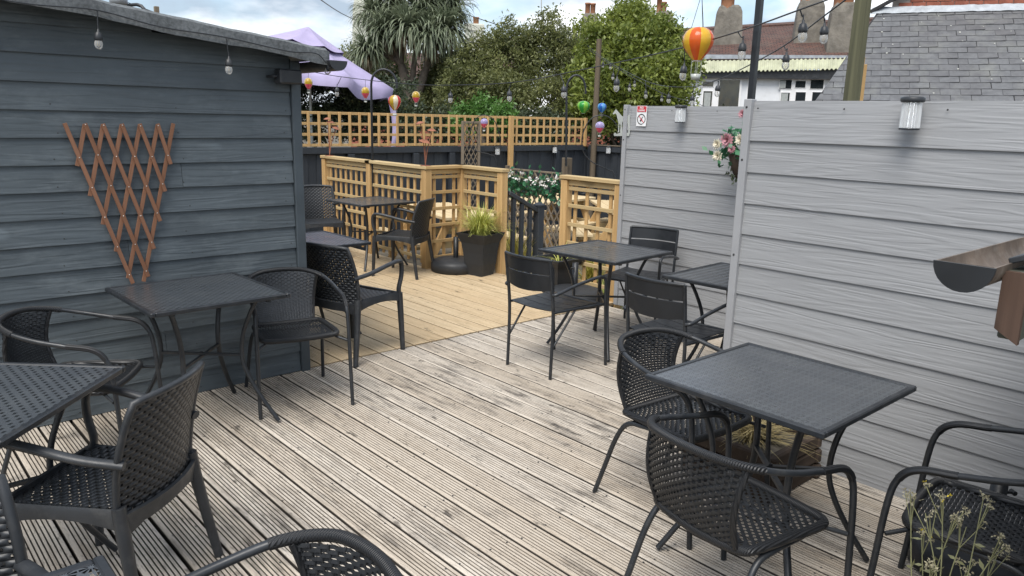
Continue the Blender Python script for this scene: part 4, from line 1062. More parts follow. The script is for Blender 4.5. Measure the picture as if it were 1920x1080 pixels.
# ------------------------------------------------------------------ no vaping notice
sg = thing('no_vaping_sign', 'small white no vaping notice with red header on the pale grey fence', 'sign', (5.1075, 4.118, 1.64))
M['sign_white'] = plain('sign_white', (.78, .78, .78), .4, .03, 3); M['sign_red'] = plain('sign_red', (.55, .045, .06), .4, .04, 3); M['sign_black'] = plain('sign_black', (.02, .02, .02), .5, .05, 3)
W_, H_ = .105, .165
rows = [[(-.002 - (.006 if j == 0 and i == 2 else 0), W_ * (.5 - i / 2), -H_ / 2 + H_ * j / 4) for i in range(3)] for j in range(5)]
so = MB().grid([r[::-1] for r in rows]).build('panel', M['sign_white'], sg); solidify(so, .002)
MB().box((-.0045, 0, .056), (.0012, .094, .046)).build('header', M['sign_red'], sg)
tf = lambda dz: (lambda a, b: (-.0060, -a, dz + b))
text_mesh('NO', .024, M['sign_white'], 'lettering', sg, tf(.066), 1.05, .0006); text_mesh('VAPING', .0195, M['sign_white'], 'lettering', sg, tf(.045), 1.0, .0005)
ring_ = [(-.0042, .040 * math.cos(2 * math.pi * k / 32), -.026 + .040 * math.sin(2 * math.pi * k / 32)) for k in range(32)]
MB().tube(ring_, .0036, 6, closed=True, flat=.6).build('ban_ring', M['sign_black'], sg)
MB().bar((-.0045, .027, .003), (-.0045, -.027, -.055), .006, .0014, (1, 0, 0)).build('ban_bar', M['sign_red'], sg)
vp = MB(); vp.bar((-.0036, .010, -.044), (-.0036, -.004, -.020), .014, .0012, (1, 0, 0)); vp.bar((-.0036, -.005, -.018), (-.0036, -.013, -.006), .007, .0012, (1, 0, 0)); vp.build('device_mark', M['sign_black'], sg)

# ------------------------------------------------------------------ horse plate at the fence end
hs = thing('horse_plate', 'pale cut-out metal horse plate fixed to the end of the pale grey fence', 'ornament', (5.11, 4.30, 1.50))
prof = [(1149, 213), (1151, 210), (1155, 205), (1157, 207.5), (1161, 212), (1166, 218), (1172, 218.5), (1181, 215), (1181, 250), (1178, 250), (1178.5, 240), (1177, 231), (1171, 229), (1167, 228), (1166, 236), (1167, 247), (1164, 249), (1163, 246), (1164, 236), (1162.5, 230), (1161, 236), (1161, 247), (1158, 249), (1159.5, 244), (1160, 232), (1158.5, 225), (1156.5, 215.5), (1154.5, 212.5), (1151, 214.5)]
pts = [on_x(x, y, 5.11) - Vector((5.11, 4.30, 1.50)) for x, y in prof]
MB().prism([(p.y, p.z) for p in pts], -.002, .002, lambda a, b, t_: (t_, a, b)).build('horse', M['silver'], hs)
pts = [on_x(x, y, 5.11) - Vector((5.11, 4.30, 1.50)) for x, y in [(1151, 251), (1153, 249), (1155, 249.5), (1155, 251.5), (1160, 250), (1165, 247.5), (1170, 249), (1181, 249.5), (1179.5, 255), (1152, 255)]]
MB().prism([(p.y, p.z) for p in pts], -.003, .003, lambda a, b, t_: (t_, a, b)).build('base_strip', M['silver'], hs)

# ------------------------------------------------------------------ silk flower basket on the far side of the near fence post
fb = thing('flower_basket', 'wall basket of faded silk flowers hung behind the fence end post', 'flower basket', on_x(1378, 330, 4.9))
fo = Vector(fb.location)
def fp(x, y, dx=0.0): return on_x(x, y, 4.9 + dx) - fo
bc = fp(1386, 290)
MB().lathe([(0, -.17), (.02, -.16), (.05, -.09), (.075, 0), (.07, 0), (.045, -.09), (0, -.14)], 12, tuple(bc)).build('basket', M['log_dark'], fb)
def flower(c, s, mat, n=14, seed=0):
    r_ = np.random.default_rng(seed); out = []
    for i in range(n * 3):
        ring_i = i // n; a = 2 * math.pi * (i % n) / n + ring_i * .3; el = .15 + .45 * ring_i + r_.uniform(-.1, .1)
        d = np.array([-math.sin(el) * 1.0, math.cos(a) * math.cos(el), math.sin(a) * math.cos(el)]); sd_ = np.array([0, -math.sin(a), math.cos(a)])
        L = s * (1 - .22 * ring_i) * r_.uniform(.85, 1.1); w = s * .2
        out.append([np.array(c), np.array(c) + d * L * .6 + sd_ * w, np.array(c) + d * L, np.array(c) + d * L * .6 - sd_ * w])
    return quads_object('flower', np.array(out), mat, fb)
flower(fp(1364, 262, -.1), .058, M['petal_pink'], seed=1); flower(fp(1345, 270, -.08), .042, M['petal_cream'], seed=2); flower(fp(1389, 262, -.1), .05, M['petal_cream'], seed=3)
flower(fp(1346, 292, -.08), .046, M['petal_cream'], seed=4); flower(fp(1393, 213, -.05), .038, M['petal_pink'], seed=5); flower(fp(1372, 280, -.1), .034, M['petal_pink'], seed=6)
def leaf_cloud(pts, size, seed, asp=.42):
    """pts: (n,3) leaf origins -> (n,4,3) diamond leaves"""
    r_ = np.random.default_rng(seed); n = len(pts)
    d = r_.normal(size=(n, 3)); d /= np.linalg.norm(d, axis=1)[:, None]
    e = np.cross(d, r_.normal(size=(n, 3))); e /= np.linalg.norm(e, axis=1)[:, None]
    L = size * r_.uniform(.6, 1.25, size=(n, 1))
    return np.stack([pts, pts + d * L * .5 + e * L * asp * .5, pts + d * L, pts + d * L * .5 - e * L * asp * .5], 1)
lp = np.vstack([np.array(fp(x, y)) + rng.normal(size=(k, 3)) * s for x, y, k, s in [(1380, 255, 50, .05), (1370, 285, 50, .055), (1388, 285, 40, .05), (1355, 280, 20, .04)]])
quads_object('leaves', leaf_cloud(lp, .06, 4, .6), M['leaf_fake'], fb)
MB().tube(spline([fp(1378, 300), fp(1371, 318), fp(1372, 332), fp(1377, 343)], 4), .002, 5).build('trailing_stem', M['stem'], fb)
lp = np.array([np.array(fp(x, y)) + rng.normal(size=3) * .012 for x, y in [(1374, 306), (1371, 318), (1372, 326), (1374, 334), (1378, 342), (1368, 322), (1380, 328)] for _ in range(4)])
quads_object('trailing_leaves', leaf_cloud(lp, .035, 5, .6), M['leaf_dark'], fb)

# ------------------------------------------------------------------ small black speaker and cable on the shed
sp = thing('wall_speaker', 'small black weatherproof speaker under the shed eaves', 'speaker', (2.045, 4.30, 1.80))
MB().box((.01, -.055, 0), (.135, .085, .082), bev=.008).build('cabinet', M['black_plastic'], sp)
MB().box((.01, -.099, 0), (.12, .004, .068), bev=.002).build('grille', M['black_metal'], sp)
MB().tube([(-.085, .012, -.0), (-.085, -.05, 0), (-.055, -.052, 0)], .008, 6).build('bracket', M['black_metal'], sp)

# ------------------------------------------------------------------ low hut whose eaves reach in on the right
hut = thing('low_hut', 'low timber hut with brown half-round gutter and flaking eaves boards', 'hut', (1.635, .285, 0))
M['gutter_brown'] = plain('old_brown_gutter', (.12, .092, .07), .6, .4, 14, bump=.001, dirt=.3); M['red_fascia'] = wood('red_brown_fascia', 2, (.095, .06, .045), (.05, .032, .025), 1.0, .7, .5, .001)
k = NM('flaking_green_paint'); fl_ = k.ramp(k.noise(k.coords((9, 9, 5)), 1.0, 8, .75), [(.5, 0.0), (.56, 1.0)]); k.color(k.mix(fl_, (.055, .06, .045), (.33, .36, .33))); k.rough(.8); k.bump(fl_, .002, .6); M['flaking'] = k.m
hg = half_gutter((-.045, .200, 1.350), (1.55, .200, 1.345), .052); hg.build('gutter', M['gutter_brown'], hut)
hd = [(.200 + .054 * math.cos(math.pi * (1 + k_ / 14)), 1.350 + .054 * math.sin(math.pi * (1 + k_ / 14))) for k_ in range(15)]
MB().prism(hd, -.052, -.046, lambda a, b, t: (t, a, b)).build('end_stop', M['black_metal'], hut)
MB().box((.81, .133, 1.268), (1.53, .040, .135), bev=.003).build('fascia', M['flaking'], hut)
MB().prism([(.1125, 1.336), (.155, 1.336), (.155, 1.222), (.1125, 1.196)], .028, .042, lambda a, b, t: (t, a, b)).build('end_board', M['red_fascia'], hut)
rfh = MB(); rfh.bar((.80, .155, 1.352), (.80, -.7, 1.70), 1.50, .012, bev=.002); rfh.build('roof', M['black_plastic'], hut)
MB().box((.8, -.3, .60), (1.46, .5, 1.2), bev=.004).build('wall', M['shed_trim'], hut)

# ------------------------------------------------------------------ dry weeds in a pot at the front right
wd = thing('weed_clump', 'tall dry groundsel weeds with yellow buds in front of the wicker chair', 'weeds', (2.0, .535, .0))
wo = Vector((2.0, .535, .0))
MB().lathe([(0, 0), (.06, 0), (.078, .13), (.082, .13), (.08, .145), (.07, .145), (.066, .11), (0, .11)], 18).build('pot', M['dark_pot'], wd)
tips = [(1708, 938), (1768, 930), (1790, 975), (1842, 945), (1812, 988), (1735, 962), (1728, 1005), (1880, 1015), (1815, 1060), (1868, 1052), (1745, 1060)]
leaves = []; buds = {'seed_head': [], 'yellow_bud': []}
for i, (x, y) in enumerate(tips):
    e = at(x, y, 1.80 + .1 * rng.random()) - wo; b0 = Vector((rng.normal() * .025, rng.normal() * .025, .11)); mid = b0.lerp(e, .55) + Vector((rng.normal() * .015, rng.normal() * .015, .02))
    path = spline([b0, mid, e], 6); MB().tube(path, [.0026 * (1 - .5 * j / len(path)) for j in range(len(path))], 5).build('stem', M['stem'], wd)
    for j in range(4):
        p = path[int((.3 + .17 * j) * (len(path) - 1))]; leaves.append(np.array(p) + rng.normal(size=3) * .003)
    for br in range(3):
        o2 = e + Vector((rng.normal() * .016, rng.normal() * .016, abs(rng.normal()) * .014)); MB().tube([path[-3], o2], .0014, 4).build('stalk', M['stem'], wd)
        for kk_ in range(7):
            cc = np.array(o2) + rng.normal(size=3) * .0055; buds['yellow_bud' if (i % 5 == 1 and kk_ < 1) else 'seed_head'].append(cc)
quads_object('leaves', leaf_cloud(np.repeat(np.array(leaves), 2, 0), .03, 8, .35), M['stem'], wd)
for kx, v in buds.items(): quads_object('florets', leaf_cloud(np.repeat(np.array(v), 4, 0), .0085, 9, .5), M[kx], wd)['kind'] = 'stuff'
# ------------------------------------------------------------------ lower garden
def picnic(first, x, y, rz, label):
    global PIC
    if first:
        t = thing('picnic_table', label, 'picnic table', (0, 0, 0), 0, 'new pine picnic tables'); PIC = t
        for i in range(6): MB().box((0, -.31 + .124 * i, .725), (1.5, .116, .036), bev=.004).build('top_plank', M['bench_x'], t)
        for sy in (-1, 1):
            for k in (0, 1): MB().box((0, sy * (.62 + .12 * k), .43), (1.5, .112, .036), bev=.004).build('seat_plank', M['bench_x'], t)
        for sx in (-1, 1):
            for sy in (-1, 1): MB().bar((sx * .55, sy * .58, 0), (sx * .55, sy * .22, .70), .04, .09, (0, 1, 0), bev=.003).build('leg', M['pine_z'], t)
            MB().box((sx * .51, 0, .385), (.04, 1.46, .09), bev=.003).build('bearer', M['pine_y'], t)
            MB().box((sx * .51, 0, .67), (.04, .66, .07), bev=.003).build('top_bearer', M['pine_y'], t)
    o = PIC if first else copy_tree(PIC)
    o.location = (x, y, LOW); o.rotation_euler = (0, 0, R(rz)); o['label'] = label
picnic(True, 5.86, 7.78, 78, 'new pine picnic table seen through the lattice behind the corner table')
picnic(False, 8.25, 6.85, 52, 'new pine picnic table seen through the short lattice by the pale grey fence')
picnic(False, 8.0, 8.15, 8, 'new pine picnic table farthest back below the trellis fence')
orn = thing('wire_scroll', 'small black wire scroll ornament lying on the picnic table by the pale fence', 'ornament', on_z(1105, 363, .46))
for s_ in (-1, 1):
    MB().tube([(s_ * .12 + .09 * (1 - k / 20) * math.cos(k * .6), .09 * (1 - k / 20) * math.sin(k * .6), .008) for k in range(20)], .006, 5).build('scroll', M['black_metal'], orn)

dp = thing('diamond_trellis', 'weathered diamond lattice panel with dark post beyond the steps', 'trellis', (6.8, 0, LOW))
y0, y1, zt_ = 6.66, 7.66, 1.232
L_ = .0; stp = .105; i = 0
def clip(y, z, dy, dz):
    """segment through (y,z) along (dy,dz), clipped to the panel"""
    ts = []
    for (v, d, lo, hi) in ((y, dy, y0, y1), (z, dz, .04, zt_)):
        ts.append(sorted(((lo - v) / d, (hi - v) / d)))
    a, b = max(t[0] for t in ts), min(t[1] for t in ts)
    return (a, b) if b - a > .05 else None
for sgn in (-1, 1):
    c = -1.6
    while c < 3.4:
        y_ = y0 + c * 1.0
        r_ = clip(y_, .04, sgn * .62, 1.0)
        if r_:
            a = Vector((-.006 * sgn, y_ + sgn * .62 * r_[0], .04 + r_[0])); b = Vector((-.006 * sgn, y_ + sgn * .62 * r_[1], .04 + r_[1]))
            MB().bar(a, b, .020, .010, (1, 0, 0)).build('lath', M['lath_brown'], dp)
        c += stp
MB().box((0, (y0 + y1) / 2, zt_ + .008), (.03, y1 - y0, .022), bev=.002).build('top_bar', M['lath_brown'], dp)
MB().box((0, 6.60, .72), (.095, .095, 1.44), bev=.006).build('post', M['old_wood'], dp)
MB().box((0, 7.70, .64), (.05, .05, 1.28), bev=.004).build('post', M['old_wood'], dp)
gl = thing('silk_garland', 'garland of white silk flowers and green leaves along the diamond lattice', 'garland', (6.76, 7.15, .9))
n = 420; pts = np.stack([rng.normal(0, .03, n), rng.uniform(-.5, .52, n), -.15 + rng.normal(0, .09, n)], 1)
quads_object('leaves', leaf_cloud(pts, .075, 11, .6), M['leaf_fake'], gl)
fc = np.array([[-.06, y, rng.uniform(-.12, .03)] for y in np.linspace(-.48, .5, 15)]); pts = np.repeat(fc, 16, 0) + rng.normal(0, .014, (240, 3))
quads_object('flowers', leaf_cloud(pts, .03, 12, .8), M['petal_white'], gl)['kind'] = 'stuff'
MB().tube([(0, -.52, -.02), (0, 0, -.08), (0, .52, -.02)], .008, 5).build('cord', M['stem'], gl)
sd_p = thing('diamond_trellis', 'small framed diamond lattice screen in front of the pine trellis', 'trellis', (7.26, YF - .14, LOW))
for sx in (-1, 1): MB().box((sx * .155, 0, .92), (.035, .035, 1.84), bev=.003).build('frame', M['lath_brown'], sd_p)
MB().box((0, 0, 1.82), (.275, .03, .035), bev=.003).build('frame', M['lath_brown'], sd_p)
y0, y1, zt_ = -.137, .137, 1.80
for sgn in (-1, 1):
    c = -1.3
    while c < 1.6:
        r_ = clip(y0 + c, .9, sgn * .62, 1.0); c += .085
        if r_:
            yb = y0 + c - .085
            MB().bar(Vector((yb + sgn * .62 * r_[0], .005 * sgn, .9 + r_[0])), Vector((yb + sgn * .62 * r_[1], .005 * sgn, .9 + r_[1])), .014, .006, (0, 1, 0)).build('lath', M['lath_brown'], sd_p)
for (x, y, n, h, lab, mt, s_) in [(5.62, 6.2, 420, .95, 'yellow-green bamboo grass growing beside the stair balustrade', 'leaf_yellow', 1), (6.35, 5.7, 260, .62, 'yellow-green grass clump growing beyond the steps', 'leaf_yellow', 2),
                                (5.55, 4.75, 240, .55, 'green grass clump growing below the short lattice railing', 'grass', 3)]:
    t = thing('grass_clump', lab, 'plant', (x, y, LOW)); quads_object('blades', blades(n, (0, 0, 0), .30, h, .006, .5, s_), M[mt], t)

# ------------------------------------------------------------------ trees and shrubs
def shells(blobs, n, seed, clump=.22, fill=.35):
    """leaf origins on many small clumps spread over ellipsoids: blobs = (centre, (rx, ry, rz), weight)"""
    r_ = np.random.default_rng(seed); out = []; W = np.array([b[2] * b[1][0] * b[1][2] for b in blobs]); W = W / W.sum()
    for (c, rad, w_), w in zip(blobs, W):
        m = int(n * w); nc = max(6, int(m / 55)); d = r_.normal(size=(nc, 3)); d /= np.linalg.norm(d, axis=1)[:, None]
        rr = 1 - fill * r_.random((nc, 1)) ** 1.5; cc = np.array(c) + d * rr * np.array(rad)
        k = r_.integers(0, nc, m); dd = r_.normal(size=(m, 3)); dd /= np.linalg.norm(dd, axis=1)[:, None]
        cs = clump * r_.uniform(.6, 1.5, (nc, 1)); out.append(cc[k] + dd * cs[k] * r_.random((m, 1)) ** .45)
    return np.vstack(out)
def tree(name, label, base, blobs, n, leaf, mat, seed, cat='tree', trunk=.09, asp=.42, clump=.22, group=None, limbs=6):
    t = thing(name, label, cat, base, 0, group); o_ = Vector(base)
    bl = [(np.array(c - o_), r, w) for c, r, w in blobs]; r2 = np.random.default_rng(seed + 500); ext = []
    for c, r, w in bl:                                     # sprigs that break the outline
        for _ in range(3):
            d = r2.normal(size=3); d[2] = abs(d[2]) * .9 + .15; d /= np.linalg.norm(d); k_ = r2.uniform(.16, .34); ext.append((c + d * np.array(r) * r2.uniform(.95, 1.18), tuple(x * k_ for x in r), w * .8))
    nb = len(bl); bl = bl + ext
    P = shells(bl, n, seed, clump); quads_object('crown', leaf_cloud(P, leaf, seed, asp), M[mat], t)
    tp = Vector(np.mean([b[0] for b in bl[:nb]], 0)); tw = MB().tube(spline([(0, 0, 0), (.05, .03, tp.z * .5), (tp.x * .5, tp.y * .5, tp.z)], 5), [trunk * (1 - .04 * i) for i in range(11)], 8)
    tw.build('trunk', M['bark'], t)
    for b in bl[:limbs]: MB().tube(spline([(0, 0, tp.z * .35), Vector(b[0]) * .5 + Vector((0, 0, .2)), Vector(b[0])], 4), [trunk * .5, trunk * .45, trunk * .4, trunk * .35, trunk * .3, trunk * .25, trunk * .2, trunk * .15, trunk * .1], 6).build('limb', M['bark'], t)
    return t
def blob(x, y, r, D, w=1.0, sy=1.0, deep=1.0):
    k = r / F_PX * D; return (at(x, y, D), (k, k * deep, k * sy), w)
def gbase(x, D):
    p = at(x, 220, D); return (p.x, p.y, LOW)
tree('olive_shrub', 'broad olive-green evergreen tree behind the trellis fence', gbase(960, 15.6),
     [blob(890, 150, 62, 15.6), blob(955, 128, 66, 15.8), blob(1030, 132, 70, 15.8), blob(862, 195, 45, 15.2), blob(930, 200, 62, 15.2), blob(1010, 205, 70, 15.0), blob(1080, 190, 55, 15.2), blob(985, 95, 38, 16), blob(1060, 105, 42, 16), blob(905, 112, 34, 15.8),
      blob(1000, 65, 22, 16.2, .45), blob(1038, 52, 20, 16.2, .4), blob(1042, 28, 11, 16.2, .4), blob(1070, 75, 22, 16.2, .5), blob(975, 75, 16, 16, .4), blob(925, 78, 16, 16, .5)], 52000, .075, 'leaf_olive', 21, clump=.17)
tree('laurel_tree', 'bright green laurel tree between the tall pole and the white house', gbase(1190, 14.6),
     [blob(1180, 105, 66, 14.6), blob(1132, 82, 40, 14.8), blob(1228, 92, 52, 14.8), blob(1252, 138, 46, 14.4), blob(1180, 168, 70, 14.2), blob(1118, 150, 50, 14.4), blob(1248, 185, 46, 14.2), blob(1180, 52, 34, 14.8), blob(1282, 128, 24, 14.4, .8), blob(1120, 195, 50, 14.2),
      blob(1160, 30, 14, 14.8, .4), blob(1205, 28, 16, 14.8, .45), blob(1235, 48, 20, 14.8, .6)], 50000, .095, 'leaf_laurel', 22, clump=.19)
tree('evergreen_shrub', 'mixed evergreen shrub at the foot of the cordyline', gbase(700, 17.5), [blob(672, 125, 34, 17.6), blob(715, 140, 48, 17.4), blob(690, 180, 46, 17.0), blob(640, 150, 26, 17.2), blob(748, 185, 44, 17)], 15000, .09, 'leaf_olive', 23, 'shrub', clump=.2, limbs=3)
tree('evergreen_shrub', 'glossy dark green shrub right of the cordyline trunk', gbase(835, 16.6), [blob(830, 140, 36, 16.6), blob(858, 120, 28, 16.8), blob(815, 180, 40, 16.4), blob(870, 170, 40, 16.4), blob(780, 205, 34, 16)], 15000, .085, 'leaf_olive', 24, 'shrub', clump=.18, limbs=3)
tree('leafy_shrub', 'small fresh green shrub just behind the pine trellis', gbase(905, 13.6), [blob(905, 215, 26, 13.6), blob(940, 222, 22, 13.4), blob(870, 225, 22, 13.6)], 3500, .08, 'leaf_bright', 25, 'shrub', clump=.14, limbs=2)
tree('ivy_hedge', 'dark ivy-covered hedge beneath the lavender parasol', gbase(650, 13.4), [blob(x, y, 44, 13.4, 1, .8) for x in range(540, 780, 42) for y in (190, 232)] + [blob(x, 245, 40, 14.2, 1, .9) for x in range(790, 1110, 40)], 34000, .07, 'leaf_dark', 26, 'hedge', clump=.12, limbs=3)
tree('laurel_hedge', 'dark laurel hedge rising behind the plain charcoal side fence', (12.3, 8.2, LOW), [(Vector((12.2, y, z)), (.7, .55, .5), 1) for y in np.linspace(7.6, 10.6, 5) for z in (.55, 1.15)], 20000, .085, 'leaf_dark', 27, 'hedge', clump=.16, limbs=3)

# cordyline: forked trunks with drooping strap leaves
cb = Vector(gbase(775, 16.0)); cd = thing('cordyline_palm', 'tall cordyline palm with drooping strap leaves behind the trellis fence', 'tree', cb)
heads = [(722, 60, 15.9, 1.0), (788, 14, 16.0, 1.1), (838, 52, 15.8, 1.0), (742, 8, 16.4, 1.0), (690, 95, 15.8, .8), (845, 15, 16.3, .9), (700, 25, 16.3, .8), (815, -20, 16.3, 1.0), (764, 50, 15.6, 1.0), (806, 66, 15.6, .95)]
hp_ = [at(x, y, D_) - cb for x, y, D_, s_ in heads]
fork = at(772, 165, 16.0) - cb; fork2 = at(800, 125, 16.0) - cb; fork3 = at(752, 120, 16.0) - cb
MB().tube(spline([(0, 0, 0), (fork.x * .5, fork.y * .5, fork.z * .5), fork], 4), .13, 10).build('trunk', M['bark'], cd)
for f_, hh in ((fork3, hp_[0]), (fork, hp_[1]), (fork2, hp_[2]), (fork3, hp_[3]), (fork3, hp_[4]), (fork2, hp_[5]), (fork3, hp_[6]), (fork2, hp_[7]), (fork3, hp_[8]), (fork2, hp_[9])):
    MB().tube(spline([fork * .82, f_, hh], 5), [.09 - .005 * i for i in range(11)], 8).build('limb', M['bark'], cd)
def straps(c, n, L, seed, lo, hi, wid=.02):
    r_ = np.random.default_rng(seed); out = []
    for i in range(n):
        a = r_.uniform(0, 2 * math.pi); el = r_.uniform(lo, hi); dv = np.array([math.cos(a), math.sin(a), 0]); sdv = np.array([-math.sin(a), math.cos(a), 0]); ln = L * r_.uniform(.7, 1.1); g_ = r_.uniform(.35, .95)
        prev = None; p = np.array(c) + dv * .05; ang = el
        for s in range(7):
            t = s / 6; w = wid * (1 - t ** 2.5) + .001
            cur = (p - sdv * w, p + sdv * w)
            if prev is not None: out.append([prev[0], prev[1], cur[1], cur[0]])
            prev = cur; p = p + (dv * math.cos(ang) + np.array([0, 0, math.sin(ang)])) * ln / 6; ang -= g_ * .5 * (.5 + t)
            ang = max(ang, -1.5)
    return np.array(out)
for i, (hh, h) in enumerate(zip(hp_, heads)):
    quads_object('leaf_head', straps(hh, 290, .76 * h[3], 50 + i, -.55, 1.35), M['leaf_cord'], cd)
    quads_object('dead_leaves', straps(hh - Vector((0, 0, .1)), 28 if i not in (0,) else 80, .5 * h[3], 70 + i, -1.2, -.1), M['leaf_dry'], cd)

# ------------------------------------------------------------------ lavender parasol behind the fence
D_ = 13.0; pk = at(578, 58, D_); gp_ = Vector((pk.x, pk.y, LOW))
ps = thing('garden_parasol', 'faded lavender parasol with slack canopy beyond the trellis fence', 'parasol', gp_)
can = MB(); tip_r = 1.52; seg = 8; sub = 6; rowsP = []
tl = Matrix.Rotation(R(-3), 3, Vector(RT)) @ Matrix.Rotation(R(9), 3, Vector(FW))
def canpt(a, t, hem=0.0):
    k = (a / (2 * math.pi) * seg) % 1.0; sag = 1 - .17 * math.sin(math.pi * k) * t; r = tip_r * t * sag
    z = -.66 * t ** .9 - .10 * math.sin(math.pi * k) * t - hem
    return tl @ Vector((r * math.cos(a), r * math.sin(a), z)) + Vector((0, 0, pk.z - LOW))
A_ = [2 * math.pi * i / (seg * sub) + .35 for i in range(seg * sub)]
rowsP = [[canpt(a - .35, t) * 1.0 for a in A_] for t in (.16, .3, .45, .6, .75, .9, 1.0)] + [[canpt(a - .35, 1.0, .16 + .03 * math.sin(a * 5)) for a in A_]]
co = can.grid(rowsP, True, True).build('canopy', M['canopy'], ps)
v_ = MB(); v_.grid([[canpt(a - .35, t) + Vector((0, 0, .07)) for a in A_] for t in (.01, .14, .28, .42)], True, True); v_.build('vent', M['canopy'], ps)
MB().tube([(0, 0, 0), (0, 0, pk.z - LOW - .02)], .024, 8).build('pole', M['silver'], ps)
for i in range(seg): MB().tube([canpt(2 * math.pi * i / seg + .001, t) - Vector((0, 0, .02)) for t in (.05, .5, 1.0)], .009, 5).build('rib', M['silver'], ps)
e_ = at(733, 182, D_ - .2) - gp_
dr = [[e_ + Vector(RT * (w + .05 * math.sin(j * .5))) + Vector((0, 0, -.16 * j)) + Vector(FW * .05 * math.sin(j + w * 30)) for w in np.linspace(-.05 + .004 * j, .05 - .002 * j, 6)] for j in range(7)]
MB().grid(dr).build('loose_flap', M['canopy'], ps)

# ------------------------------------------------------------------ houses
k = NM('clay_roof_tiles'); bt = k.n('ShaderNodeTexBrick'); k.l(k.coords(), bt.inputs['Vector']); bt.inputs['Scale'].default_value = 1.0; bt.inputs['Brick Width'].default_value = .17; bt.inputs['Row Height'].default_value = .105
bt.inputs['Mortar Size'].default_value = .009; bt.inputs['Color1'].default_value = (.13, .06, .045, 1); bt.inputs['Color2'].default_value = (.075, .042, .035, 1); bt.inputs['Mortar'].default_value = (.025, .018, .015, 1); bt.inputs['Bias'].default_value = -.1
vr = k.ramp(k.noise(k.coords((2, 2, 2)), 1.0, 6, .7), [(.42, 0.0), (.7, 1.0)]); k.color(k.mix(k.math('MULTIPLY', vr, .4), bt.outputs['Color'], (.15, .125, .10))); k.rough(.9)
saw = k.math('FRACT', k.math('DIVIDE', k.sep(k.coords())[1], .105)); k.bump(k.math('ADD', k.math('SUBTRACT', 1.0, saw), k.math('MULTIPLY', bt.outputs['Fac'], -.5)), .03, .9); M['clay'] = k.m
M['render_white'] = plain('white_render', (.74, .76, .78), .85, .05, 3, dirt=.12); M['render_cream'] = plain('cream_render', (.55, .56, .48), .9, .12, 3, dirt=.25, bump=.01, bscale=20)
M['render_grey'] = plain('weathered_chimney_render', (.17, .155, .13), .95, .35, 4, dirt=.3, bump=.02, bscale=18); M['pot_clay'] = plain('terracotta_chimney_pot', (.36, .17, .09), .85, .2, 6)
M['brick'] = plain('red_brick', (.28, .095, .06), .9, .3, 7, bump=.004); M['mortar'] = plain('mortar', (.34, .30, .27), .95, .1, 10); M['lead'] = plain('lead_flashing', (.36, .39, .42), .5, .2, 9, metallic=.3)
M['slate'] = plain('welsh_slate', (.118, .122, .128), .62, .32, 9, bump=.004, bscale=40, dirt=.3); k = NM('welsh_slate'); v = k.coords((9, 9, 9), rand=9.0); c_ = k.ramp(k.noise(v, 1.0, 6, .6), [(.3, (.085, .088, .094)), (.7, (.15, .154, .16))])
c_ = k.mix(k.math('MULTIPLY', rand_out(k), .5), c_, (.09, .088, .092)); li_ = k.ramp(k.noise(k.coords((2.2, 2.2, 2.2), 'World'), 1.0, 7, .7), [(.5, 0.0), (.72, 1.0)])
k.color(k.mix(k.math('MULTIPLY', li_, .45), c_, (.21, .215, .19))); k.rough(.6); k.bump(k.noise(v, 5.0, 4), .003, .6); M['slate'] = k.m
M['slate_bed'] = plain('slate_underlay', (.03, .03, .032), .9, .1, 4)
M['sheet'] = plain('mossy_corrugated_sheet', (.42, .43, .30), .75, .2, 4, dirt=.2); M['pane'] = plain('dark_window_glass', (.02, .025, .028), .08, .3, 2, spec=.8); M['curtain'] = plain('net_curtain', (.34, .36, .35), .9, .15, 20)
class Plane:
    def __init__(s, x, y, D, yaw):
        a = R(yaw); s.o = at(x, y, D); s.u = Vector(RT * math.cos(a) - FW * math.sin(a)); s.n = Vector(-FW * math.cos(a) - RT * math.sin(a))
    def hit(s, x, y, off=0.0):
        d = Vector(ray(x, y)); o = s.o + s.n * off; c0 = Vector((0, 0, EYE)); return c0 + d * ((o - c0).dot(s.n) / d.dot(s.n))
    def frame(s):
        return Matrix((s.u, s.n, Vector((0, 0, 1)))).transposed()
def pbox(pl, x0, y0, x1, y1, off, thick, name, mat, parent, base, bev=0.0):
    """box whose front face covers the pixel rectangle on the plane shifted by off towards the viewer"""
    a, b = pl.hit(x0, y1, off), pl.hit(x1, y0, off); ua, ub = (a - pl.o).dot(pl.u), (b - pl.o).dot(pl.u)
    c = pl.o + pl.u * (ua + ub) / 2 + pl.n * (off - thick / 2); c.z = (a.z + b.z) / 2
    return MB().box(c - base, (abs(ub - ua), thick, abs(b.z - a.z)), pl.frame(), bev).build(name, mat, parent)
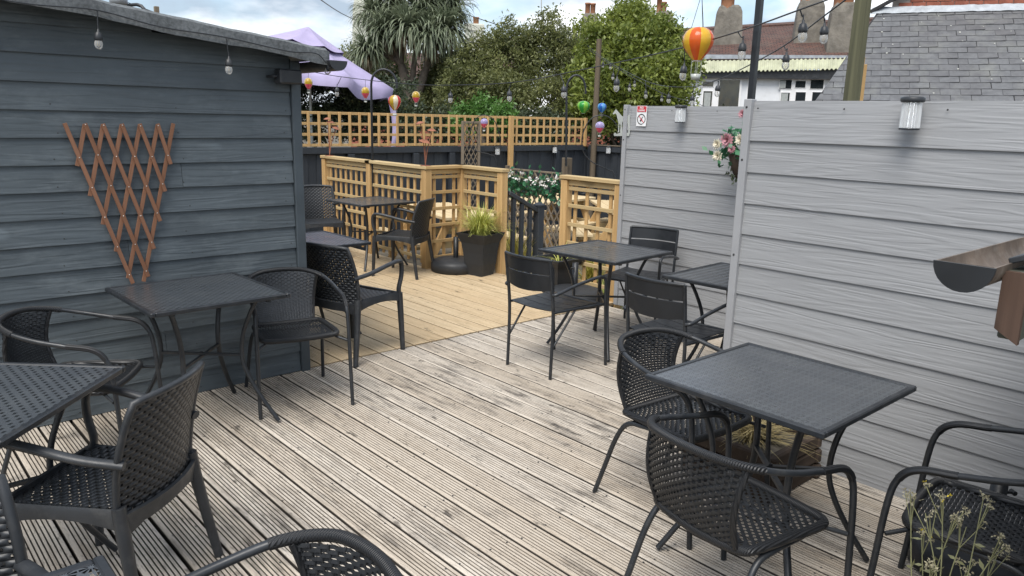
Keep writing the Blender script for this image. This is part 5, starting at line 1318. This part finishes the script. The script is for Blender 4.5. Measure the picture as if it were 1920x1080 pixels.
def chimney(pl, parent, base, x0, x1, ytop, ybot, off, mat, pots=(), flare=.0, cap=True):
    a, b = pl.hit(x0, ybot, off), pl.hit(x1, ybot, off); w = (b - a).length; zt_ = pl.hit((x0 + x1) / 2, ytop, off).z; zb = a.z; c = (a + b) / 2 - pl.n * w * .35
    rows = []; h = zt_ - zb
    for (t, s) in ((-.6, 1.12), (.0, 1.08), (.5, 1.0), (.82, .93), (.94, .80), (1.0, .62), (1.0, 0)) if not cap else ((-.6, 1.0), (.80, .96), (.81, 1.06), (.96, 1.08), (1.0, 1.0), (1.0, 0)):
        rows.append([c - base + (pl.u * sx * w / 2 + pl.n * sy * w * .35) * s + Vector((0, 0, (zb + h * t) - c.z)) for sx, sy in ((-1, -1), (1, -1), (1, 1), (-1, 1))])
    ch = MB().grid(rows, False, True).build('chimney', mat, parent)
    for (px_, top, wpx) in pots:
        q = pl.hit(px_, ytop, off) - pl.n * w * .3; r = wpx / 2 / F_PX * (q - Vector((0, 0, EYE))).length; ht = pl.hit(px_, top, off).z - zt_
        MB().lathe([(r, -.1), (r, ht * .85), (r * 1.15, ht * .86), (r * 1.15, ht), (r * .8, ht), (r * .8, ht * .5)], 12, tuple(q - base - Vector((0, 0, q.z - zt_)))).build('chimney_pot', M['pot_clay'], parent)
def roof_sheet(pl, parent, base, x0, x1, yb, yt, ob, ot, mat, name='roof', xt0=None, xt1=None):
    """pitched sheet with local axes: X along the eaves, Y up the slope"""
    P = [pl.hit(x0, yb[0], ob), pl.hit(x1, yb[1], ob), pl.hit(x1 if xt1 is None else xt1, yt[1], ot), pl.hit(x0 if xt0 is None else xt0, yt[0], ot)]
    o = P[0]; ex = (P[1] - P[0]).normalized(); nz = ex.cross(P[3] - P[0]).normalized(); ey = nz.cross(ex)
    Mx = Matrix((ex, ey, nz)).transposed().to_4x4(); Mx.translation = o - base
    inv = Mx.inverted(); V = [inv @ (p - base) for p in P]
    m = MB(); m.add(V, [(0, 1, 2, 3)]); ob_ = m.build(name, mat, parent); ob_.matrix_local = Mx; solidify(ob_, .05, -1); return ob_
# white house with clay roof and corrugated strip
hw = Plane(1440, 190, 22.0, 12); hb = Vector((hw.o.x, hw.o.y, LOW)); H = thing('white_house', 'white rendered house with clay tile roof and corrugated dormer strip', 'house', hb)
a, b = hw.hit(1210, 140), hw.hit(1700, 140); c = (a + b) / 2 - hw.n * 2.6; hgt = hw.hit(1440, 137).z - LOW
MB().box(Vector((c.x, c.y, LOW + hgt / 2)) - hb, ((b - a).length, 5.2, hgt), hw.frame()).build('wall', M['render_white'], H)
roof_sheet(hw, H, hb, 1200, 1720, (112, 108), (64, 34), .05, -3.2, M['clay'])
roof_sheet(hw, H, hb, 1200, 1720, (60, 30), (64, 34), -6.4, -3.2, M['clay'], 'roof_back')
def corr(pl, x0, x1, yb, yt, ob, ot, n, amp, name, mat, parent, base):
    a0, a1, b0, b1 = pl.hit(x0, yb[0], ob), pl.hit(x1, yb[1], ob), pl.hit(x0, yt[0], ot), pl.hit(x1, yt[1], ot); rows = [[], []]
    for i in range(n * 8 + 1):
        t = i / (n * 8); w = Vector((0, 0, amp * math.cos(2 * math.pi * i / 8))); rows[0].append(a0.lerp(a1, t) + w - base); rows[1].append(b0.lerp(b1, t) + w - base)
    o = MB().grid(rows).build(name, mat, parent); solidify(o, .012); return o
corr(hw, 1285, 1600, (136, 129), (112, 107), .28, .0, 40, .022, 'corrugated_roof', M['sheet'], H, hb)
pbox(hw, 1272, 132, 1600, 145, .20, .10, 'fascia', M['black_plastic'], H, hb)
pbox(hw, 1285, 104, 1600, 112, .03, .06, 'lead_apron', M['lead'], H, hb)
def window(x0, y0, x1, y1, panes, curtains):
    f = pbox(hw, x0, y0, x1, y1, .05, .12, 'window', M['white_paint'], H, hb)
    for (a0, b0, a1, b1) in panes:
        pf = pbox(hw, a0 - 1.2, b0 - 1.2, a1 + 1.2, b1 + 1.2, .065, .04, 'casement', M['white_paint'], f, hb); pf.matrix_parent_inverse.identity()
        o = pbox(hw, a0, b0, a1, b1, .072, .02, 'pane', M['pane'], f, hb)
    for (a0, b0, a1, b1) in curtains: pbox(hw, a0, b0, a1, b1, .0745, .004, 'curtain', M['curtain'], f, hb)
window(1312, 147, 1392, 236, [(1317, 153, 1338, 162), (1315, 171, 1336, 228), (1344, 150, 1388, 228)], [(1317, 174, 1333, 226)])
window(1457, 146, 1548, 236, [(1461, 150, 1485, 166), (1491, 152, 1511, 164), (1519, 150, 1545, 166), (1460, 174, 1481, 228), (1487, 173, 1511, 228), (1518, 173, 1545, 228)], [(1461, 151, 1474, 165), (1460.5, 175, 1478, 227)])
pbox(hw, 1394, 143, 1406, 236, .02, .03, 'panel_strip', M['white_paint'], H, hb)
chimney(hw, H, hb, 1338, 1389, 8, 82, -1.2, M['render_grey'], [(1365, -22, 22)], cap=False)
chimney(hw, H, hb, 1490, 1542, -4, 78, -1.2, M['render_grey'], [(1515, -30, 20)], cap=False)
chimney(hw, H, hb, 1549, 1606, 3, 112, -.4, M['render_grey'], [(1577, -20, 18), (1594, -20, 16)], cap=False)
# house hidden by the trees: only its stacks show
hc = Plane(1160, 190, 27.0, 8); cb2 = Vector((hc.o.x, hc.o.y, LOW)); H2 = thing('rear_house', 'house behind the laurel tree showing only two chimney stacks', 'house', cb2)
a, b = hc.hit(1050, 130), hc.hit(1270, 130); c = (a + b) / 2 - hc.n * 2.6; hgt = hc.hit(1160, 125).z - LOW
MB().box(Vector((c.x, c.y, LOW + hgt / 2)) - cb2, ((b - a).length, 5.2, hgt), hc.frame()).build('wall', M['brick'], H2)
roof_sheet(hc, H2, cb2, 1045, 1275, (122, 122), (84, 78), .1, -2.6, M['clay'])
chimney(hc, H2, cb2, 1087, 1121, 24, 90, -1.0, M['render_grey'], [(1101, 4, 9), (1111, 5, 9)], cap=False)
chimney(hc, H2, cb2, 1224, 1260, 20, 90, -1.0, M['render_grey'], [(1236, -6, 9), (1245, 2, 9)], cap=False)
MB().tube([hc.hit(1213, 40, -1) - cb2, hc.hit(1213, -30, -1) - cb2], .02, 5).build('aerial_mast', M['silver'], H2)
MB().tube([hc.hit(1015, 90, -1) - cb2, hc.hit(1015, -30, -1) - cb2], .02, 5).build('aerial_mast', M['silver'], H2)
# house behind the cordyline
hl = Plane(790, 190, 25.0, -6); lb = Vector((hl.o.x, hl.o.y, LOW)); H3 = thing('tiled_house', 'clay-tiled house with cream chimneys behind the cordyline palm', 'house', lb)
a, b = hl.hit(655, 130), hl.hit(960, 130); c = (a + b) / 2 - hl.n * 2.6; hgt = hl.hit(800, 178).z - LOW
MB().box(Vector((c.x, c.y, LOW + hgt / 2)) - lb, ((b - a).length, 5.2, hgt), hl.frame()).build('wall', M['brick'], H3)
roof_sheet(hl, H3, lb, 645, 965, (182, 182), (96, 104), .2, -3.0, M['clay'])
roof_sheet(hl, H3, lb, 900, 1000, (130, 130), (72, 72), -.4, -2.4, M['clay'], 'roof_gable', 928, 990)
chimney(hl, H3, lb, 662, 702, -6, 120, -.8, M['render_cream'], [], cap=False)
chimney(hl, H3, lb, 871, 906, 44, 112, -1.2, M['render_cream'], [(893, 31, 10)])
MB().tube([hl.hit(690, 30, -.3) - lb, hl.hit(690, -40, -.3) - lb], .025, 5).build('aerial_mast', M['silver'], H3)
# slate-roofed building on the right
yaw = 21; sp_ = Plane(1720, 200, 12.5, yaw); sb = Vector((sp_.o.x, sp_.o.y, LOW)); SB = thing('slate_roof_building', 'brick building with lichen-spotted slate roof beyond the pale grey fence', 'building', sb)
pitch = R(38); su = sp_.u; ss = (-sp_.n) * math.cos(pitch) + Vector((0, 0, math.sin(pitch))); sn = su.cross(ss)
def sl(x, y):
    d = Vector(ray(x, y)); c0 = Vector((0, 0, EYE)); p = c0 + d * ((sp_.o - c0).dot(sn) / d.dot(sn)); return ((p - sp_.o).dot(su), (p - sp_.o).dot(ss))
hipA, hipB = sl(1524, 196), sl(1645, 29); topR = sl(1960, 8); u_r = sl(1985, 190)[0]; s_lo = sl(1720, 215)[1]; s_hi = (hipB[1] + topR[1]) / 2
Mf = Matrix((su, ss, sn)).transposed().to_4x4(); Mf.translation = sp_.o - sb
_hs = (hipB[0] - hipA[0]) / (hipB[1] - hipA[1])
roofo = MB().add([(hipA[0] + _hs * (s_lo - hipA[1]) + .01, s_lo, 0), (u_r, s_lo, 0), (u_r, s_hi, 0), (hipB[0], s_hi, 0)], [(0, 1, 2, 3)]).build('roof', M['slate_bed'], SB); roofo.matrix_local = Mf; solidify(roofo, .05, -1)
NC = 18; ex = (s_hi - s_lo) / NC; SW = .29
def hip_u(s): return hipA[0] + (hipB[0] - hipA[0]) * (s - hipA[1]) / (hipB[1] - hipA[1])
sm = [MB().add([(-SW / 2 + .0035, 0, .014), (SW / 2 - .0035, 0, .014 + d1), (SW / 2 - .0035, ex * 1.12, .005), (-SW / 2 + .0035, ex * 1.12, .005), (-SW / 2 + .0035, 0, .004), (SW / 2 - .0035, 0, .004)],
               [(0, 1, 2, 3), (4, 5, 1, 0)]).mesh('slate', M['slate']) for d1 in (0, .006, -.004, .010)]
for r in range(NC):
    s0 = s_lo + r * ex; u = u_r - (SW / 2 if r % 2 else 0) - SW / 2
    while True:
        lo = hip_u(s0 + ex * .5)
        if u - SW / 2 < lo - .01:
            a0, a1 = hip_u(s0), hip_u(s0 + ex * 1.05)
            if u + SW / 2 - max(a0, a1) > .04:
                MB().add([(a0, s0, .014), (u + SW / 2 - .002, s0, .014), (u + SW / 2 - .002, s0 + ex * 1.1, .004), (a1, s0 + ex * 1.1, .004)], [(0, 1, 2, 3)]).build('slate', M['slate'], roofo)
            break
        inst(random.choice(sm), 'slate', roofo, (u + random.uniform(-.004, .004), s0 + random.uniform(-.006, .006), random.uniform(0, .003)), (0, 0, random.uniform(-.012, .012))); u -= SW
M['lichen'] = plain('pale_lichen', (.55, .55, .5), .95, .15, 30)
li = []
for i in range(26):
    u, s = random.uniform(hipB[0], u_r), s_lo + (s_hi - s_lo) * random.random() ** .6; r = random.uniform(.008, .02); li.append([(u + r * math.cos(a), s + r * .8 * math.sin(a), .021) for a in np.linspace(0, 2 * math.pi, 7)[:-1]])
lo_ = quads_object('lichen_spots', np.array(li), M['lichen'], roofo, 6); lo_['kind'] = 'stuff'
W0 = Plane(1720, 200, 12.5, yaw); offw = -(s_hi * math.cos(pitch)) - .02
zb_ = (sp_.o + ss * s_hi).z
wl_ = MB().add([], []); uL = hipB[0] - .1
wallc = sp_.o + su * ((uL + u_r) / 2 + .25) + sp_.n * (offw - .16); wallc.z = zb_ + .7
MB().box(wallc - sb, (u_r - uL - .5 + .3, .25, 1.5), sp_.frame()).build('upper_wall', M['mortar'], SB)
bm2 = MB().box((0, 0, 0), (.215, .03, .065), bev=.004).mesh('brick', M['brick'])
rotz = math.atan2(su.y, su.x)
for r in range(6):
    u = uL + .55 + (.1125 if r % 2 else 0) + .07 * r
    while u < u_r + .1:
        p = sp_.o + su * u + sp_.n * (offw - .028); p.z = zb_ + .12 + .075 * r; inst(bm2, 'brick', SB, p - sb, (0, 0, rotz), (1, 1, 1)); u += .225
fls = MB(); P = [[], []]
for i in range(40):
    u = uL + (u_r - uL) * i / 39; w = random.uniform(-.006, .006)
    P[0].append(sp_.o + su * u + ss * (s_hi - .10) + sn * (.03 + w) - sb); q = sp_.o + su * u + sp_.n * (offw + .012); q.z = zb_ + .085 + w; P[1].append(q - sb)
fo_ = fls.grid(P).build('flashing', M['lead'], SB); solidify(fo_, .006)
vg = MB(); p0 = sp_.o + su * (uL - .02) + sp_.n * (offw + .05); p0.z = zb_ + .0; p1 = p0 + su * 1.3 + Vector((0, 0, .75))
vg.bar(p0 - sb, p1 - sb, .12, .06, bev=.004).build('verge_board', M['slate_bed'], SB)
bw = sp_.o + su * ((hipA[0] + u_r) / 2) - sp_.n * 1.2; hz = (sp_.o + ss * s_lo).z
MB().box(Vector((bw.x, bw.y, (hz + LOW) / 2)) - sb, (u_r - hipA[0] - .2, 2.2, hz - LOW), sp_.frame()).build('wall', M['brick'], SB)
qa, qb = sl(1912, 185), sl(1928, 158)
MB().bar((qa[0], qa[1] - .3, .05), (qb[0] + .1, qb[1], .05), .06, .05, bev=.004).build('rooflight_frame', M['white_paint'], roofo)

# ------------------------------------------------------------------ utility things beyond the shed
q = at(222, 0, 9.5); ut = thing('vent_stack', 'grey pipe stack rising behind the shed roof', 'vent', (q.x, q.y, LOW))
MB().lathe([(0, 0), (.085, 0), (.085, 3.1), (.1, 3.1), (.1, 3.2), (.08, 3.2)], 14).build('pipe', M['lead'], ut)
MB().tube(spline([(.08, 0, 3.1), tuple(Vector(RT * .3) + Vector((0, 0, 3.05))), tuple(Vector(RT * .42) + Vector((0, 0, 2.5)))], 5), .02, 6).build('cable', M['black_plastic'], ut)
q = at(293, 12, 9.5); ut2 = thing('timber_stub', 'short grey timber stub post behind the shed roof', 'post', (q.x, q.y, LOW)); zt_ = q.z - LOW
MB().box((0, 0, zt_ / 2), (.05, .05, zt_), R_ if False else None, .004).build('post', M['lath_brown'], ut2)
for i, (lab, P) in enumerate([('thin overhead cable crossing the sky above the shed', [(240, 5, 20), (330, 38, 22), (420, 72, 24)]), ('overhead telephone cable running to the cream chimney', [(560, -30, 14), (640, 25, 22), (700, 52, 25)]),
                              ('overhead telephone cable crossing the sky between palm and laurel', [(860, 22, 24), (960, 55, 25), (1100, 95, 27)])]):
    W = [at(*p) for p in P]; t = thing('overhead_cable', lab, 'cable', W[0], 0, 'overhead cables'); MB().tube([p - W[0] for p in spline(W, 4)], .012, 5).build('cable', M['black_plastic'], t)
